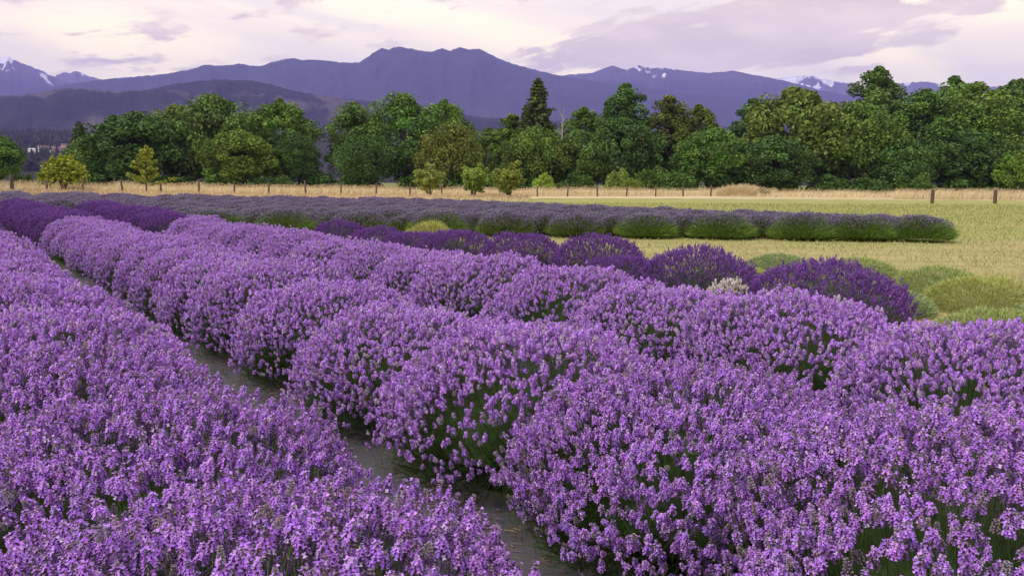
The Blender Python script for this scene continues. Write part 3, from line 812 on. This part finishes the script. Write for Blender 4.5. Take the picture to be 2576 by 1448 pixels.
line = [-60, 31, 118, 207, 307, 404, 500, 589, 676, 768, 857, 946, 1031, 1112, 1195, 1275, 1352, 1428, 1503, 1577, 1650, 1719, 1789]
fence([(px, 77 + (px + 60) * 0.0195) for px in line], 'long low wire fence on thin posts along the dry grass', big=(1,))
fence([(2279, 104), (2396, 112), (2458, 113), (2560, 114)], 'short run of thin posts in the dry grass beyond the gate posts')
for k, (px, lab) in enumerate(((2348, 'thick brown post on the lawn, farther from the picture edge'), (2506, 'thick brown post on the lawn, nearest the right edge'))):
    x = at_depth(px, 77); o = link('gate_post', post_mesh(0.32, 1.22, 20 + k), POST); o.location = (x, 77, float(gz(x, 77)) - 0.02)
    tag(o, lab, 'post', 'two thick posts on the lawn')

# ------------------------------------------------------------------ grasses
def dry_grass():
    rs = np.random.default_rng(31); s = Soup()
    def band(n, px0, px1, depth_f, spread, h0, h1, skip=None):
        px = px0 + (px1 - px0) * rs.random(n); dep = depth_f(px) + (rs.random(n) - 0.5) * spread
        az = (px - 1288) / FPX
        x = az * dep; z = gz(x, dep)
        P = np.stack([x, dep, z], 1)
        tall = fbm(px * 0.02, dep * 0.1, 3, 3)
        L = (h0 + (h1 - h0) * rs.random(n)) * (0.7 + 0.6 * tall)
        D = np.stack([0.22 + rs.normal(0, 0.18, n), rs.normal(0, 0.18, n), np.ones(n)], 1)
        base = np.array([0.74, 0.61, 0.36]) * (0.75 + 0.45 * rs.random((n, 1)))
        gm = (rs.random(n) < 0.12)[:, None]
        base = np.where(gm, np.array([0.33, 0.31, 0.12]), base)
        blades(s, P, D, L, 0.025 + 0.03 * rs.random(n), base, 0.15, 1.1, rs)
        # seed heads
        k = rs.random(n) < 0.30
        Dk = D[k] / np.linalg.norm(D[k], axis=1, keepdims=True)
        tip = P[k] + Dk * (L[k] * 0.95)[:, None]
        D2 = Dk + np.array([0.5, 0, -0.2]); 
        blades(s, tip, D2, 0.16 + 0.14 * rs.random(k.sum()), 0.04 + 0.02 * rs.random(k.sum()), np.array([0.50, 0.36, 0.20]) * (0.8 + 0.4 * rs.random((k.sum(), 1))), 0.4, 1.0, rs)
    band(27000, -40, 1945, lambda p: 84.5 + (p + 60) * 0.0195, 13.0, 0.65, 1.1)
    band(26000, -60, 1330, lambda p: 67 + np.clip(p - 600, 0, 9999) * 0.028, 20.0, 0.22, 0.5)
    band(10000, 1900, 2640, lambda p: 116 + (p - 1900) * -0.004, 18.0, 0.45, 0.95)
    band(8000, 2240, 2640, lambda p: 103 + 0 * p, 14.0, 0.7, 1.2)
    tag(link('dry_grass', s.mesh('dry_grass'), MAT_GRASS), 'tall blond dry grass along the fence', 'grass', kind='stuff')
    # overgrown hump where the fence ends
    s2 = Soup(); n = 2600
    a = rs.random(n) * 6.283; r = np.sqrt(rs.random(n))
    P = np.stack([np.cos(a) * r * 3.2, np.sin(a) * r * 1.6, 1.0 * (1 - r ** 2) ** 0.6 * rs.random(n) ** 0.4], 1)
    D = np.stack([np.cos(a) * r * 0.7 + 0.2, np.sin(a) * r * 0.7, np.ones(n)], 1) + rs.normal(0, 0.15, (n, 3))
    C = np.where((P[:, 0] > 1.6)[:, None] & (rs.random((n, 1)) < 0.6), np.array([0.17, 0.17, 0.05]), np.array([0.74, 0.60, 0.35])) * (0.7 + 0.5 * rs.random((n, 1)))
    blades(s2, P, D, 0.45 + 0.75 * rs.random(n), 0.03 + 0.03 * rs.random(n), C, 0.3, 1.1, rs)
    x = at_depth(1868, 112)
    o = link('grass_mound', s2.mesh('grass_mound'), MAT_GRASS); o.location = (x, 112, float(gz(x, 112)))
    tag(o, 'rounded hump of dry grass at the end of the fence', 'grass clump')
dry_grass()

def lawn():
    rs = np.random.default_rng(77); s = Soup()
    n = 62000
    y = 9.5 + 62 * rs.random(n) ** 1.9
    x = -0.08 * y + (0.60 * y + 0.08 * y + 2) * rs.random(n)
    u = x * NRM[0] + y * NRM[1]
    keep = u > 8.0 + rs.random(n)
    x, y = x[keep], y[keep]; n = len(x)
    g = fbm(x * 0.35, y * 0.35, 4, 4) + np.clip((y - 26) / 40, -0.25, 0.22)
    f = np.clip((g - 0.42) / 0.2, 0, 1)[:, None]
    C = (np.array([0.48, 0.40, 0.17]) * (1 - f) + np.array([0.33, 0.35, 0.095]) * f) * (0.55 + 0.75 * rs.random((n, 1))) * (0.75 + 0.5 * fbm(x * 1.1, y * 1.1, 9, 3))[:, None]
    L = (0.025 + 0.06 * rs.random(n)) * (0.7 + y / 35)
    D = np.stack([rs.normal(0, 0.5, n), rs.normal(0, 0.5, n), np.ones(n)], 1)
    P = np.stack([x, y, gz(x, y)], 1)
    blades(s, P, D, L, (0.006 + 0.008 * rs.random(n)) * (0.7 + y / 25), C, 0.2, 1.05, rs)
    tag(link('lawn_grass', s.mesh('lawn_grass'), MAT_GRASS), 'short yellow-green mown grass beside the lavender', 'grass', kind='stuff')
    # pale track along the dry grass
    V, F = [], []
    px = np.linspace(1350, 2760, 60)
    for k, p in enumerate(px):
        d = 92 + (p - 1350) * 0.0075
        for e in (-0.4, 0.4):
            xx = (p - 1288) / FPX * d; V.append((xx, d + e, float(gz(xx, d)) + 0.02))
        if k: F.append((2 * k - 2, 2 * k - 1, 2 * k + 1, 2 * k))
    tag(link('path', make_mesh('track', V, F), simple_mat('track_dust', (0.33, 0.28, 0.17), (0.42, 0.35, 0.22), 0.8)), kind='structure')
lawn()

# ------------------------------------------------------------------ lavender
PURPLE = np.array([0.365, 0.13, 0.61]); PURPLE2 = np.array([0.645, 0.335, 0.83]); CALYX = np.array([0.44, 0.35, 0.42]); BUD = np.array([0.50, 0.46, 0.39])
DEEP = np.array([0.14, 0.038, 0.24]); DEEP2 = np.array([0.31, 0.125, 0.44])

def spike_near(rs, bloom):
    """one lavender head in full detail: whorls of calyx tubes with two-lipped flowers"""
    s = Soup(); nw = rs.integers(4, 7); z = 0.0
    for w in range(nw):
        f = w / (nw - 1); rad = 0.0062 * (1 - 0.45 * f); nf = 7 if f < 0.6 else 6
        a0 = rs.random() * 6.28
        for k in range(nf):
            a = a0 + k * 6.283 / nf + rs.normal(0, 0.15)
            tilt = 0.45 + 0.5 * f + rs.normal(0, 0.1)
            o = np.array([math.cos(a) * math.cos(tilt), math.sin(a) * math.cos(tilt), math.sin(tilt)])
            t = np.array([-math.sin(a), math.cos(a), 0]); b = np.cross(o, t)
            p0 = np.array([math.cos(a) * 0.001, math.sin(a) * 0.001, z]); ln = 0.0092 * (1 - 0.3 * f) + rad * 0.5
            p1 = p0 + o * ln; r1 = 0.0029
            V = [p0, p1 + t * r1, p1 - t * r1 * 0.5 + b * r1, p1 - t * r1 * 0.5 - b * r1]
            cc = (CALYX if rs.random() < 0.45 + 0.4 * bloom else BUD) * (0.8 + 0.5 * rs.random())
            s.add(V, [(0, 1, 2), (0, 2, 3), (0, 3, 1)], cc)
            if rs.random() < bloom * (1.0 if f < 0.8 else 0.6):
                pc = PURPLE * (1 - (q := rs.random())) + PURPLE2 * q
                pc = pc * (0.80 + 0.40 * rs.random())
                if rs.random() < 0.03: pc = np.array([0.70, 0.50, 0.76])
                up = b if b[2] > 0 else -b
                wd, hg = 0.0042 + 0.0014 * rs.random(), 0.0052 + 0.0016 * rs.random()
                c = p1 + o * 0.001
                s.add([c - t * wd * .4, c + t * wd * .4, c + t * wd + up * hg + o * .002, c - t * wd + up * hg + o * .002], [(0, 1, 2, 3)], pc * 1.08)
                s.add([c - t * wd * .4, c + t * wd * .4, c + t * wd * .95 - up * hg * .8 + o * .003, c - t * wd * .95 - up * hg * .8 + o * .003], [(0, 1, 2, 3)], pc * .95)
        z += 0.0068 + 0.001 * rs.random()
    return s.get()

def spike_mid(rs, bloom, nw=4, nf=6, dz=0.0085, rad=0.0132, q=0.0096, c1=PURPLE, c2=PURPLE2, core=CALYX, taper=0.5):
    s = Soup(); H = nw * dz
    k = 4; a = np.arange(k) * 1.5708
    cr = rad * 0.55
    V = [(0, 0, -0.004)] + [(math.cos(t) * cr, math.sin(t) * cr, H * 0.3) for t in a] + [(0, 0, H * 1.08)]
    s.add(V, [(0, 1 + (j + 1) % k, 1 + j) for j in range(k)] + [(1 + j, 1 + (j + 1) % k, 5) for j in range(k)], core * (0.9 + 0.2 * rs.random()))
    for w in range(nw):
        f = w / max(1, nw - 1); r = rad * (1 - taper * f); a0 = rs.random() * 6.28
        for j in range(nf):
            if rs.random() > bloom: 
                pc = core * (0.65 + 0.75 * rs.random())
            else:
                m = rs.random(); pc = (c1 * (1 - m) + c2 * m) * (0.75 + 0.5 * rs.random()) if rs.random() > 0.06 else c2 * 1.15
            an = a0 + j * 6.283 / nf + rs.normal(0, 0.2)
            o = np.array([math.cos(an), math.sin(an), 0.45 + 0.4 * f]); o /= np.linalg.norm(o)
            t = np.array([-math.sin(an), math.cos(an), 0]); b = np.cross(o, t)
            c = np.array([math.cos(an) * r, math.sin(an) * r, w * dz + dz * 0.5])
            e = rs.normal(0, 0.6); o = o + rs.normal(0, 0.35, 3); o /= np.linalg.norm(o)
            t = np.cross(b, o); t /= np.linalg.norm(t); b = np.cross(o, t)
            t2 = t * math.cos(e) + b * math.sin(e); b2 = np.cross(o, t2)
            qq = q * (0.8 + 0.4 * rs.random()) * (1 - 0.25 * f)
            s.add([c - t2 * qq * .6 - b2 * qq * .5, c + t2 * qq * .6 - b2 * qq * .5 , c + t2 * qq * .5 + b2 * qq * .6 + o * qq * .4, c - t2 * qq * .5 + b2 * qq * .6 + o * qq * .4], [(0, 1, 2, 3)], pc)
    return s.get()

def spike_far(rs, col, H=0.06, r=0.011):
    s = Soup(); k = 4; a = np.arange(k) * 1.5708 + rs.random()
    V = [(0, 0, -0.005)] + [(math.cos(t) * r, math.sin(t) * r, H * 0.35) for t in a] + [(0, 0, H)]
    s.add(V, [(0, 1 + (j + 1) % k, 1 + j) for j in range(k)] + [(1 + j, 1 + (j + 1) % k, 5) for j in range(k)], col)
    return s.get()

def bush_proto(seed, templates, weights, heads, a, b, top, mid, lean=0.55, size=1.0, tint=(1, 1, 1), leaf_c=(0.062, 0.115, 0.022), leaf_n=3000, leaf_l=(0.10, 0.24),
               stem_c=(0.10, 0.15, 0.04), th_max=106, th_fall=(62, 0.30), stem_w=0.0022, core_f=0.62, gap=0.5, leaf_w=(0.004, 0.004), leaf_reach=0.80, leaf_z=0.30, core_c=None):
    """a lavender plant: leaf mound, thin stems and the dome of flower heads they carry"""
    rs = np.random.default_rng(seed)
    n0 = heads * 3
    ct = 1 - rs.random(n0) * (1 - math.cos(math.radians(th_max)))
    th = np.degrees(np.arccos(np.clip(ct, -1, 1)))
    ph = rs.random(n0) * 6.283
    w = np.where(th < th_fall[0], 1.0, 1 - (1 - th_fall[1]) * (th - th_fall[0]) / (th_max - th_fall[0]))
    gp = fbm(np.cos(ph) * 3 + 7 + th * 0.03, np.sin(ph) * 3 + 7 + seed, seed, 3)
    w = w * np.clip(1.0 - gap * np.clip((gp - 0.52) * 6, 0, 1) * np.clip((th - 25) / 40, 0, 1), 0.05, 1)
    k = np.where(rs.random(n0) < w)[0][:heads]
    th, ph = np.radians(th[k]), ph[k]; n = len(th)
    lump = 1 + 0.18 * (fbm(np.cos(ph) * np.sin(th) * 2.2 + 9, np.sin(ph) * np.sin(th) * 2.2 + 9 + np.cos(th), seed + 3, 3) - 0.5) * 2
    r = lump * (1 - 0.13 * rs.random(n) ** 2 + 0.03 * rs.normal(size=n) + np.where(rs.random(n) < 0.03, 0.07 * rs.random(n), 0))
    st = np.sin(th) ** 0.9
    P = np.stack([a * st * np.cos(ph) * r, b * st * np.sin(ph) * r, mid + (top - mid) * np.cos(th) * r], 1)
    P[:, 2] = np.maximum(P[:, 2], 0.06)
    rad = P - np.array([0, 0, mid * 0.3])
    rad /= np.linalg.norm(rad, axis=1, keepdims=True)
    D = rad * (1 - lean) + np.array([0, 0, lean]) + rs.normal(0, 0.19, (n, 3))
    pick = rs.choice(len(templates), n, p=np.array(weights) / np.sum(weights))
    tn = np.array(tint) * (0.82 + 0.36 * rs.random((n, 1))) * (1 + (rs.random((n, 3)) - 0.5) * 0.10)
    sp = replicate(templates, pick, frames(D, rs), P, size * (0.78 + 0.44 * rs.random(n)), tn)
    # stems
    Dn = D / np.linalg.norm(D, axis=1, keepdims=True)
    base = np.stack([P[:, 0] * 0.42, P[:, 1] * 0.42, np.minimum(P[:, 2] * 0.5, 0.30)], 1)
    m = P - Dn * np.linalg.norm(P - base, axis=1)[:, None] * 0.45
    ss = Soup()
    sd = np.cross(Dn, rs.normal(size=(n, 3))); sd /= np.linalg.norm(sd, axis=1, keepdims=True)
    wv = sd * stem_w * 0.5
    V = np.stack([base - wv, base + wv, m + wv, m - wv, P + wv * .7, P - wv * .7], 1).reshape(-1, 3)
    i6 = (np.arange(n) * 6)[:, None]
    F = np.concatenate([i6 + np.array([[0, 1, 2]]), i6 + np.array([[0, 2, 3]]), i6 + np.array([[3, 2, 4]]), i6 + np.array([[3, 4, 5]])])
    sc = np.array(stem_c) * (0.6 + 0.8 * rs.random((n, 1)))
    ss.add(V, F, np.repeat(sc, 6, axis=0))
    # foliage
    lv = Soup(); nl = leaf_n
    al = rs.random(nl) * 6.283; rl = np.sqrt(rs.random(nl)) * leaf_reach
    Pl = np.stack([a * rl * np.cos(al), b * rl * np.sin(al), 0.02 + leaf_z * np.sqrt(np.clip(1 - (rl / leaf_reach) ** 2, 0, 1)) * (0.25 + 0.75 * rs.random(nl))], 1)
    Dl = np.stack([np.cos(al) * rl * 1.5, np.sin(al) * rl * 1.5, 0.55 + 0.5 * rs.random(nl)], 1) + rs.normal(0, 0.25, (nl, 3))
    lc = np.array(leaf_c) * (0.5 + 0.9 * rs.random((nl, 1))) * (1 + (rs.random((nl, 3)) - 0.5) * 0.2)
    blades(lv, Pl, Dl, leaf_l[0] + (leaf_l[1] - leaf_l[0]) * rs.random(nl), leaf_w[0] + leaf_w[1] * rs.random(nl), lc, 0.2, 1.15, rs)
    na, nb = 14, 6
    Vc = [(0, 0, mid + (top - mid) * core_f * 0.8)]
    for i in range(1, nb + 1):
        t = i / nb * 1.75
        for j in range(na):
            p = j * 6.283 / na; q = core_f * (0.85 + 0.3 * rs.random())
            Vc.append((a * q * math.sin(t) * math.cos(p), b * q * math.sin(t) * math.sin(p), max(0.0, mid * 0.75 + (top - mid) * q * math.cos(t) * 0.8)))
    Fc = [(0, 1 + j, 1 + (j + 1) % na) for j in range(na)]
    for i in range(nb - 1):
        for j in range(na):
            A, B = 1 + i * na + j, 1 + i * na + (j + 1) % na
            Fc += [(A, A + na, B + na), (A, B + na, B)]
    lv.add(Vc, np.array(Fc), np.array(core_c if core_c else leaf_c) * 0.8)
    return dict(flower_spikes=sp.mesh('flower_spikes') if heads else None, stems=ss.mesh('stems') if heads else None, foliage=lv.mesh('foliage'))

rsT = np.random.default_rng(5)
NEAR_T = [spike_near(rsT, b) for b in (0.82, 0.70, 0.52, 0.74, 0.30, 0.02)]
MID_T = [spike_mid(rsT, b) for b in (0.94, 0.84, 0.68, 0.88, 0.4, 0.05)]
W6 = [5, 5, 4, 5, 3, 2.0]
DARK_T = [spike_mid(rsT, b, nw=6, nf=3, dz=0.0098, rad=0.0085, q=0.0088, c1=DEEP, c2=DEEP2, core=np.array([0.13, 0.07, 0.22]), taper=0.35) for b in (0.9, 0.8, 0.7, 0.85)]
WHITE_T = [spike_mid(rsT, b, nw=5, c1=np.array([.72, .62, .54]), c2=np.array([.80, .74, .66]), core=np.array([.55, .44, .36])) for b in (0.9, 0.8)]
GREY_T = [spike_far(rsT, np.array(c)) for c in ((0.175, 0.128, 0.235), (0.215, 0.165, 0.265), (0.155, 0.112, 0.21), (0.24, 0.215, 0.21))]

LIGHT_NEAR = [bush_proto(200 + k, NEAR_T, W6, 3200, 0.79, 0.76, 0.80, 0.28, size=0.95, lean=0.64) for k in range(2)]
LIGHT_MID = [bush_proto(210 + k, MID_T, W6, 3300, 0.79, 0.76, 0.80, 0.28, size=0.87, lean=0.62) for k in range(3)]
DARK_MID = [bush_proto(230 + k, DARK_T, [1] * 4, 1900, 0.80, 0.80, 0.75, 0.22, lean=0.62, leaf_c=(0.06, 0.085, 0.045), stem_c=(0.10, 0.14, 0.06), gap=0.35, th_max=98) for k in range(3)]
WHITE = bush_proto(250, WHITE_T, [1, 1], 420, 0.42, 0.42, 0.62, 0.25, leaf_c=(0.10, 0.13, 0.06))
GREY = [bush_proto(260 + k, GREY_T, [1] * 4, 1800, 0.92, 0.95, 0.72, 0.24, lean=0.35, size=1.15, leaf_c=(0.15, 0.215, 0.045), stem_c=(0.17, 0.22, 0.07), leaf_n=3200, leaf_l=(0.25, 0.48), th_max=90, th_fall=(20, 0.0),
                   stem_w=0.007, core_f=0.7, gap=0.3, leaf_w=(0.008, 0.008), leaf_reach=0.78, leaf_z=0.46) for k in range(3)]
def green_proto(seed, col):
    rs = np.random.default_rng(seed); lv = Soup(); n = 6500; a = 0.62
    al = rs.random(n) * 6.283; edge = 0.85 + 0.35 * fbm(np.cos(al) * 2 + 5, np.sin(al) * 2 + 5, seed)
    th = np.arccos(1 - rs.random(n) * 1.08); st, ct = np.sin(th), np.cos(th)
    lump = 0.8 + 0.45 * fbm(np.cos(al) * st * 3 + 9, np.sin(al) * st * 3 + 9, seed + 1, 3)
    P = np.stack([a * st * np.cos(al) * edge, a * st * np.sin(al) * edge, 0.02 + np.clip(0.36 * ct * lump, 0, 1)], 1) * (0.9 + 0.1 * rs.random((n, 1)))
    D = np.stack([np.cos(al) * st, np.sin(al) * st, ct * 0.8 + 0.55], 1) + rs.normal(0, 0.35, (n, 3))
    C = np.array(col) * (0.55 + 0.75 * rs.random((n, 1))) * (1 + (rs.random((n, 3)) - 0.5) * 0.25)
    blades(lv, P, D, 0.035 + 0.055 * rs.random(n), 0.005 + 0.006 * rs.random(n), C, 0.2, 1.2, rs)
    na, nb = 16, 5
    Vc = [(0, 0, 0.30)]
    for i in range(1, nb + 1):
        t = i / nb * 1.5708
        for j in range(na):
            q = 0.86 + 0.06 * rs.random(); p = j * 6.283 / na
            Vc.append((a * q * math.sin(t) * math.cos(p), a * q * math.sin(t) * math.sin(p), 0.30 * math.cos(t)))
    Fc = [(0, 1 + j, 1 + (j + 1) % na) for j in range(na)]
    for i in range(nb - 1):
        for j in range(na):
            A, B = 1 + i * na + j, 1 + i * na + (j + 1) % na
            Fc += [(A, A + na, B + na), (A, B + na, B)]
    lv.add(Vc, np.array(Fc), np.array(col) * 0.5)
    return dict(flower_spikes=None, stems=None, foliage=lv.mesh('foliage'))
GREEN = [green_proto(280, (0.36, 0.42, 0.13)), green_proto(281, (0.44, 0.46, 0.13)), green_proto(282, (0.31, 0.38, 0.15))]
ENDS = [bush_proto(265 + k, GREY_T, [1] * 4, 1150, 0.92, 0.92, 0.74, 0.22, lean=0.30, size=1.15, leaf_c=(0.17, 0.27, 0.045), stem_c=(0.17, 0.24, 0.07), leaf_n=5200, leaf_l=(0.25, 0.46), th_max=82, th_fall=(15, 0.0),
                   stem_w=0.007, core_f=0.7, gap=0.3, leaf_w=(0.008, 0.008), leaf_reach=0.84, leaf_z=0.50) for k in range(2)]
YELLOW = green_proto(283, (0.46, 0.45, 0.12))

def plant(name, proto, u, s, label, group, rz=0.0, sc=(1, 1, 1), xy=None):
    x, y = xy if xy else us(u, s)
    rowang = math.atan2(DIR[1], DIR[0]) - math.pi / 2
    t = thing(name, (x, y, float(gz(x, y))), rowang + rz, sc, label, 'plant', group)
    for part, mat in (('foliage', MAT_LEAF), ('stems', MAT_LEAF), ('flower_spikes', MAT_FLOWER)):
        if proto[part] is not None: tag(link(part, proto[part], mat, t), kind='stuff')
    return t

rp = random.Random(11)
STEP = 1.32
def light_row(u0, s0, s1, where, group, hs=1.0):
    s, k = s0, 0
    while s <= s1:
        x, y = us(u0, s)
        near = math.hypot(x, y) < 4.6
        pr = (LIGHT_NEAR if near else LIGHT_MID)[rp.randrange(2 if near else 3)]
        g = 0.93 + 0.14 * rp.random()
        plant('lavender_bush', pr, u0 + rp.uniform(-0.04, 0.04), s + rp.uniform(-0.1, 0.1), f'light purple lavender bush, {ORD[k]} from the camera {where}', group,
              rp.choice((0, math.pi)) + rp.uniform(-0.25, 0.25), (0.94 + 0.08 * rp.random(), g * rp.uniform(0.97, 1.1), hs * rp.uniform(0.94, 1.08)))
        s += STEP; k += 1
U_A, U_B, U_C = 0.555, 2.70, 4.95
light_row(U_A, 0.6, 18.0, 'in the row left of the grey path', 'light lavender left of the path')
light_row(U_B, 0.1, 20.6, 'in the row right of the grey path', 'light lavender right of the path')
light_row(U_C, 1.4, 21.0, 'in the third light row', 'third light lavender row')

# deep purple plants: ends of the same rows far left, and the row behind the third light row
def dark(u, s, label, group, g=1.0, h=1.0):
    return plant('lavender_bush', DARK_MID[rp.randrange(3)], u, s, label, group, rp.choice((0, math.pi)) + rp.uniform(-0.4, 0.4), (g, g * rp.uniform(0.95, 1.08), h))
for row, (u, s0, s1, nm) in enumerate(((U_A, 19.6, 34, 'row at the far left edge'), (U_B, 22.4, 35, 'middle far left row'), (U_C, 22.6, 34, 'third far left row'))):
    k = 0; s = s0
    while s < s1:
        dark(u + rp.uniform(-.06, .06), s, f'deep purple lavender bush, {ORD[k]} from the light rows, {nm}', 'deep purple lavender at the far left', 0.98 + .1 * rp.random(), 1.0 + 0.08 * rp.random())
        s += 1.2; k += 1
for (u, s, g, h, lab) in ((7.0, 3.6, 0.7, 0.72, 'deep purple lavender bush cut by the right edge behind light flowers'),
                          (8.25, 6.2, 1.22, 1.0, 'largest deep purple lavender dome beside the green clumps'),
                          (8.6, 8.5, 1.15, 1.0, 'deep purple dome just left of the small white-flowered clump'),
                          (8.2, 9.6, 0.85, 0.82, 'low deep purple bush tucked between two taller domes'),
                          (8.9, 11.0, 1.12, 1.04, 'deep purple dome before the green-fronted clumps of the far field'),
                          (8.7, 12.9, 1.08, 1.0, 'deep purple dome in the middle of the dark row'),
                          (8.3, 14.6, 1.05, 1.0, 'deep purple dome just right of the yellow-green clump'),
                          (8.1, 15.9, 0.95, 0.87, 'deep purple bush just left of the yellow-green clump'),
                          (7.9, 17.1, 0.95, 0.88, 'deep purple bush, second left of the yellow-green clump'),
                          (7.6, 18.4, 1.0, 1.0, 'last deep purple bush of the dark row, farthest left')):
    dark(u, s, lab, 'deep purple lavender behind the third light row', g * 0.90, h * 0.93)
plant('white_lavender', WHITE, 7.5, 6.95, 'small white-flowered lavender clump between two dark purple domes', None, 0, (.6, .6, .84))
plant('clipped_lavender', YELLOW, 9.0, 16.8, 'bright yellow-green clipped clump behind the dark row', None, 0, (1.1, 1.1, 1.75))
for k, (u, s, g, lab) in enumerate(((8.9, 4.6, 1.25, 'green clipped lavender clump closest to the light flowers'), (11.4, 6.2, 1.3, 'rounded green clipped clump, middle of the green patch'),
                                    (9.9, 6.6, 1.1, 'green clipped clump touching the largest dark dome'), (12.4, 7.4, 1.2, 'bushy green clipped clump at the back of the patch'),
                                    (11.6, 4.6, 1.25, 'yellowish green clipped clump at the right edge, back row'), (10.1, 4.4, 1.35, 'yellowish green clipped clump at the right edge, front row'),
                                    (11.2, 8.2, 1.1, 'low green clipped clump behind the largest dark dome'), (10.6, 9.6, 1.1, 'low green clipped clump right of the second dark dome'),
                                    (12.9, 10.7, 1.2, 'flat green clipped clump at the edge of the straw'), (13.6, 9.6, 1.2, 'flat green clipped clump farthest out on the straw'))):
    plant('clipped_lavender', GREEN[k % 3], u, s, lab, 'green clipped lavender clumps', rp.random() * 6, (g * 0.86, g * 0.86, g * rp.uniform(0.62, 0.80)))

# the large grey-violet field: rows whose near ends line up about 25 m away
FIELD = []
u_rows = [-1.3, 0.5, 2.3, 4.1, 5.9, 7.6, 9.3, 11.1, 12.9, 14.55, 16.15, 17.8, 19.4, 21.1, 22.4, 23.6]
ends = [None] * 10
for r, u in enumerate(u_rows[::-1]):                   # r = 0 is the farthest right row
    y0 = 25.2 + 0.25 * r
    s = (y0 - NRM[1] * u) / DIR[1]
    if u < 7: s = max(s, 36.5)
    k = 0
    while True:
        x, y = us(u, s)
        if y > 52 + 2.0 * math.sin(r * 2.1): break
        FIELD.append((math.hypot(x, y), r, k, u + rp.uniform(-.08, .08), s + rp.uniform(-.12, .12)))
        s += 1.35; k += 1
def in_view(x, y): return -0.60 * y - 2 < x
FIELD = [f for f in FIELD if in_view(*us(f[3], f[4]))]
order = sorted(FIELD, key=lambda f: f[0] + (0 if f[2] else -20) + 0.0 * f[1])
single, rest = order[:300], order[300:]
for d, r, k, u, s in single:
    g = 0.94 + 0.16 * rp.random()
    tall = (0.97 if k == 0 else 0.90) + 0.1 * (rp.random() - 0.5)
    if k == 0: g *= 0.95
    plant('grey_lavender_bush', ENDS[rp.randrange(2)] if k == 0 and (r < 5 or r in (7, 9, 10)) else GREY[rp.randrange(3)], u, s, f'grey-violet lavender bush, {ORD[k]} from the near end of the {ORD[r]} field row from the lawn',
          'grey-violet lavender of the far field', rp.random() * 6, (g, g, tall))
def field_rest():
    s = Soup(); rs = np.random.default_rng(91)
    V0 = {}
    for k in range(2):
        me = bush_proto(270 + k, GREY_T, [1] * 4, 330, 0.95, 0.98, 0.74, 0.26, lean=0.35, size=2.4, leaf_n=120, leaf_l=(0.22, 0.46), leaf_c=(0.10, 0.135, 0.032), th_max=80, th_fall=(30, 0.3), leaf_w=(0.02, 0.02), core_f=0.75)
        parts = []
        for key in ('foliage', 'flower_spikes'):
            m = me[key]; v = np.empty(len(m.vertices) * 3, np.float32); m.vertices.foreach_get('co', v)
            f = np.empty(len(m.loops), np.int32); m.loops.foreach_get('vertex_index', f)
            c = np.empty(len(m.vertices) * 4, np.float32); m.color_attributes['tint'].data.foreach_get('color', c)
            parts.append((v.reshape(-1, 3), f.reshape(-1, 3), c.reshape(-1, 4)[:, :3]))
        V0[k] = parts
        for m in me.values(): bpy.data.meshes.remove(m)
    for d, r, k, u, q in rest:
        x, y = us(u, q); a = rs.random() * 6.28; ca, sa = math.cos(a), math.sin(a)
        for v, f, c in V0[rs.integers(2)]:
            W = v @ np.array([[ca, sa, 0], [-sa, ca, 0], [0, 0, 1]]) * np.array([1, 1, 0.87]) + np.array([x, y, float(gz(x, y))]); s.add(W, f, c)
    o = link('lavender_field', s.mesh('lavender_field'), MAT_FLOWER)
    tag(o, 'far grey-violet lavender plants merging into one field', 'lavender', kind='stuff')
if rest: field_rest()

# ------------------------------------------------------------------ air
def haze():
    V = [(x, y, z) for z in (-8.0, 1860.0) for y in (-14600, 14600) for x in (-14600, 14600)]
    F = [(0, 2, 3, 1), (4, 5, 7, 6), (0, 1, 5, 4), (2, 6, 7, 3), (0, 4, 6, 2), (1, 3, 7, 5)]
    m, n, l = new_mat('haze_air')
    v = nd(n, 'ShaderNodeVolumePrincipled')
    v.inputs['Color'].default_value = (*HAZE_COL, 1); v.inputs['Density'].default_value = HAZE_DENS
    o = nd(n, 'ShaderNodeOutputMaterial'); l.new(v.outputs[0], o.inputs['Volume'])
    tag(link('haze', make_mesh('haze', V, F), m), 'violet evening haze over the valley', 'haze', kind='stuff')
HAZE_COL = (0.41, 0.38, 1.0)
HAZE_DENS = 8.0e-5
haze()
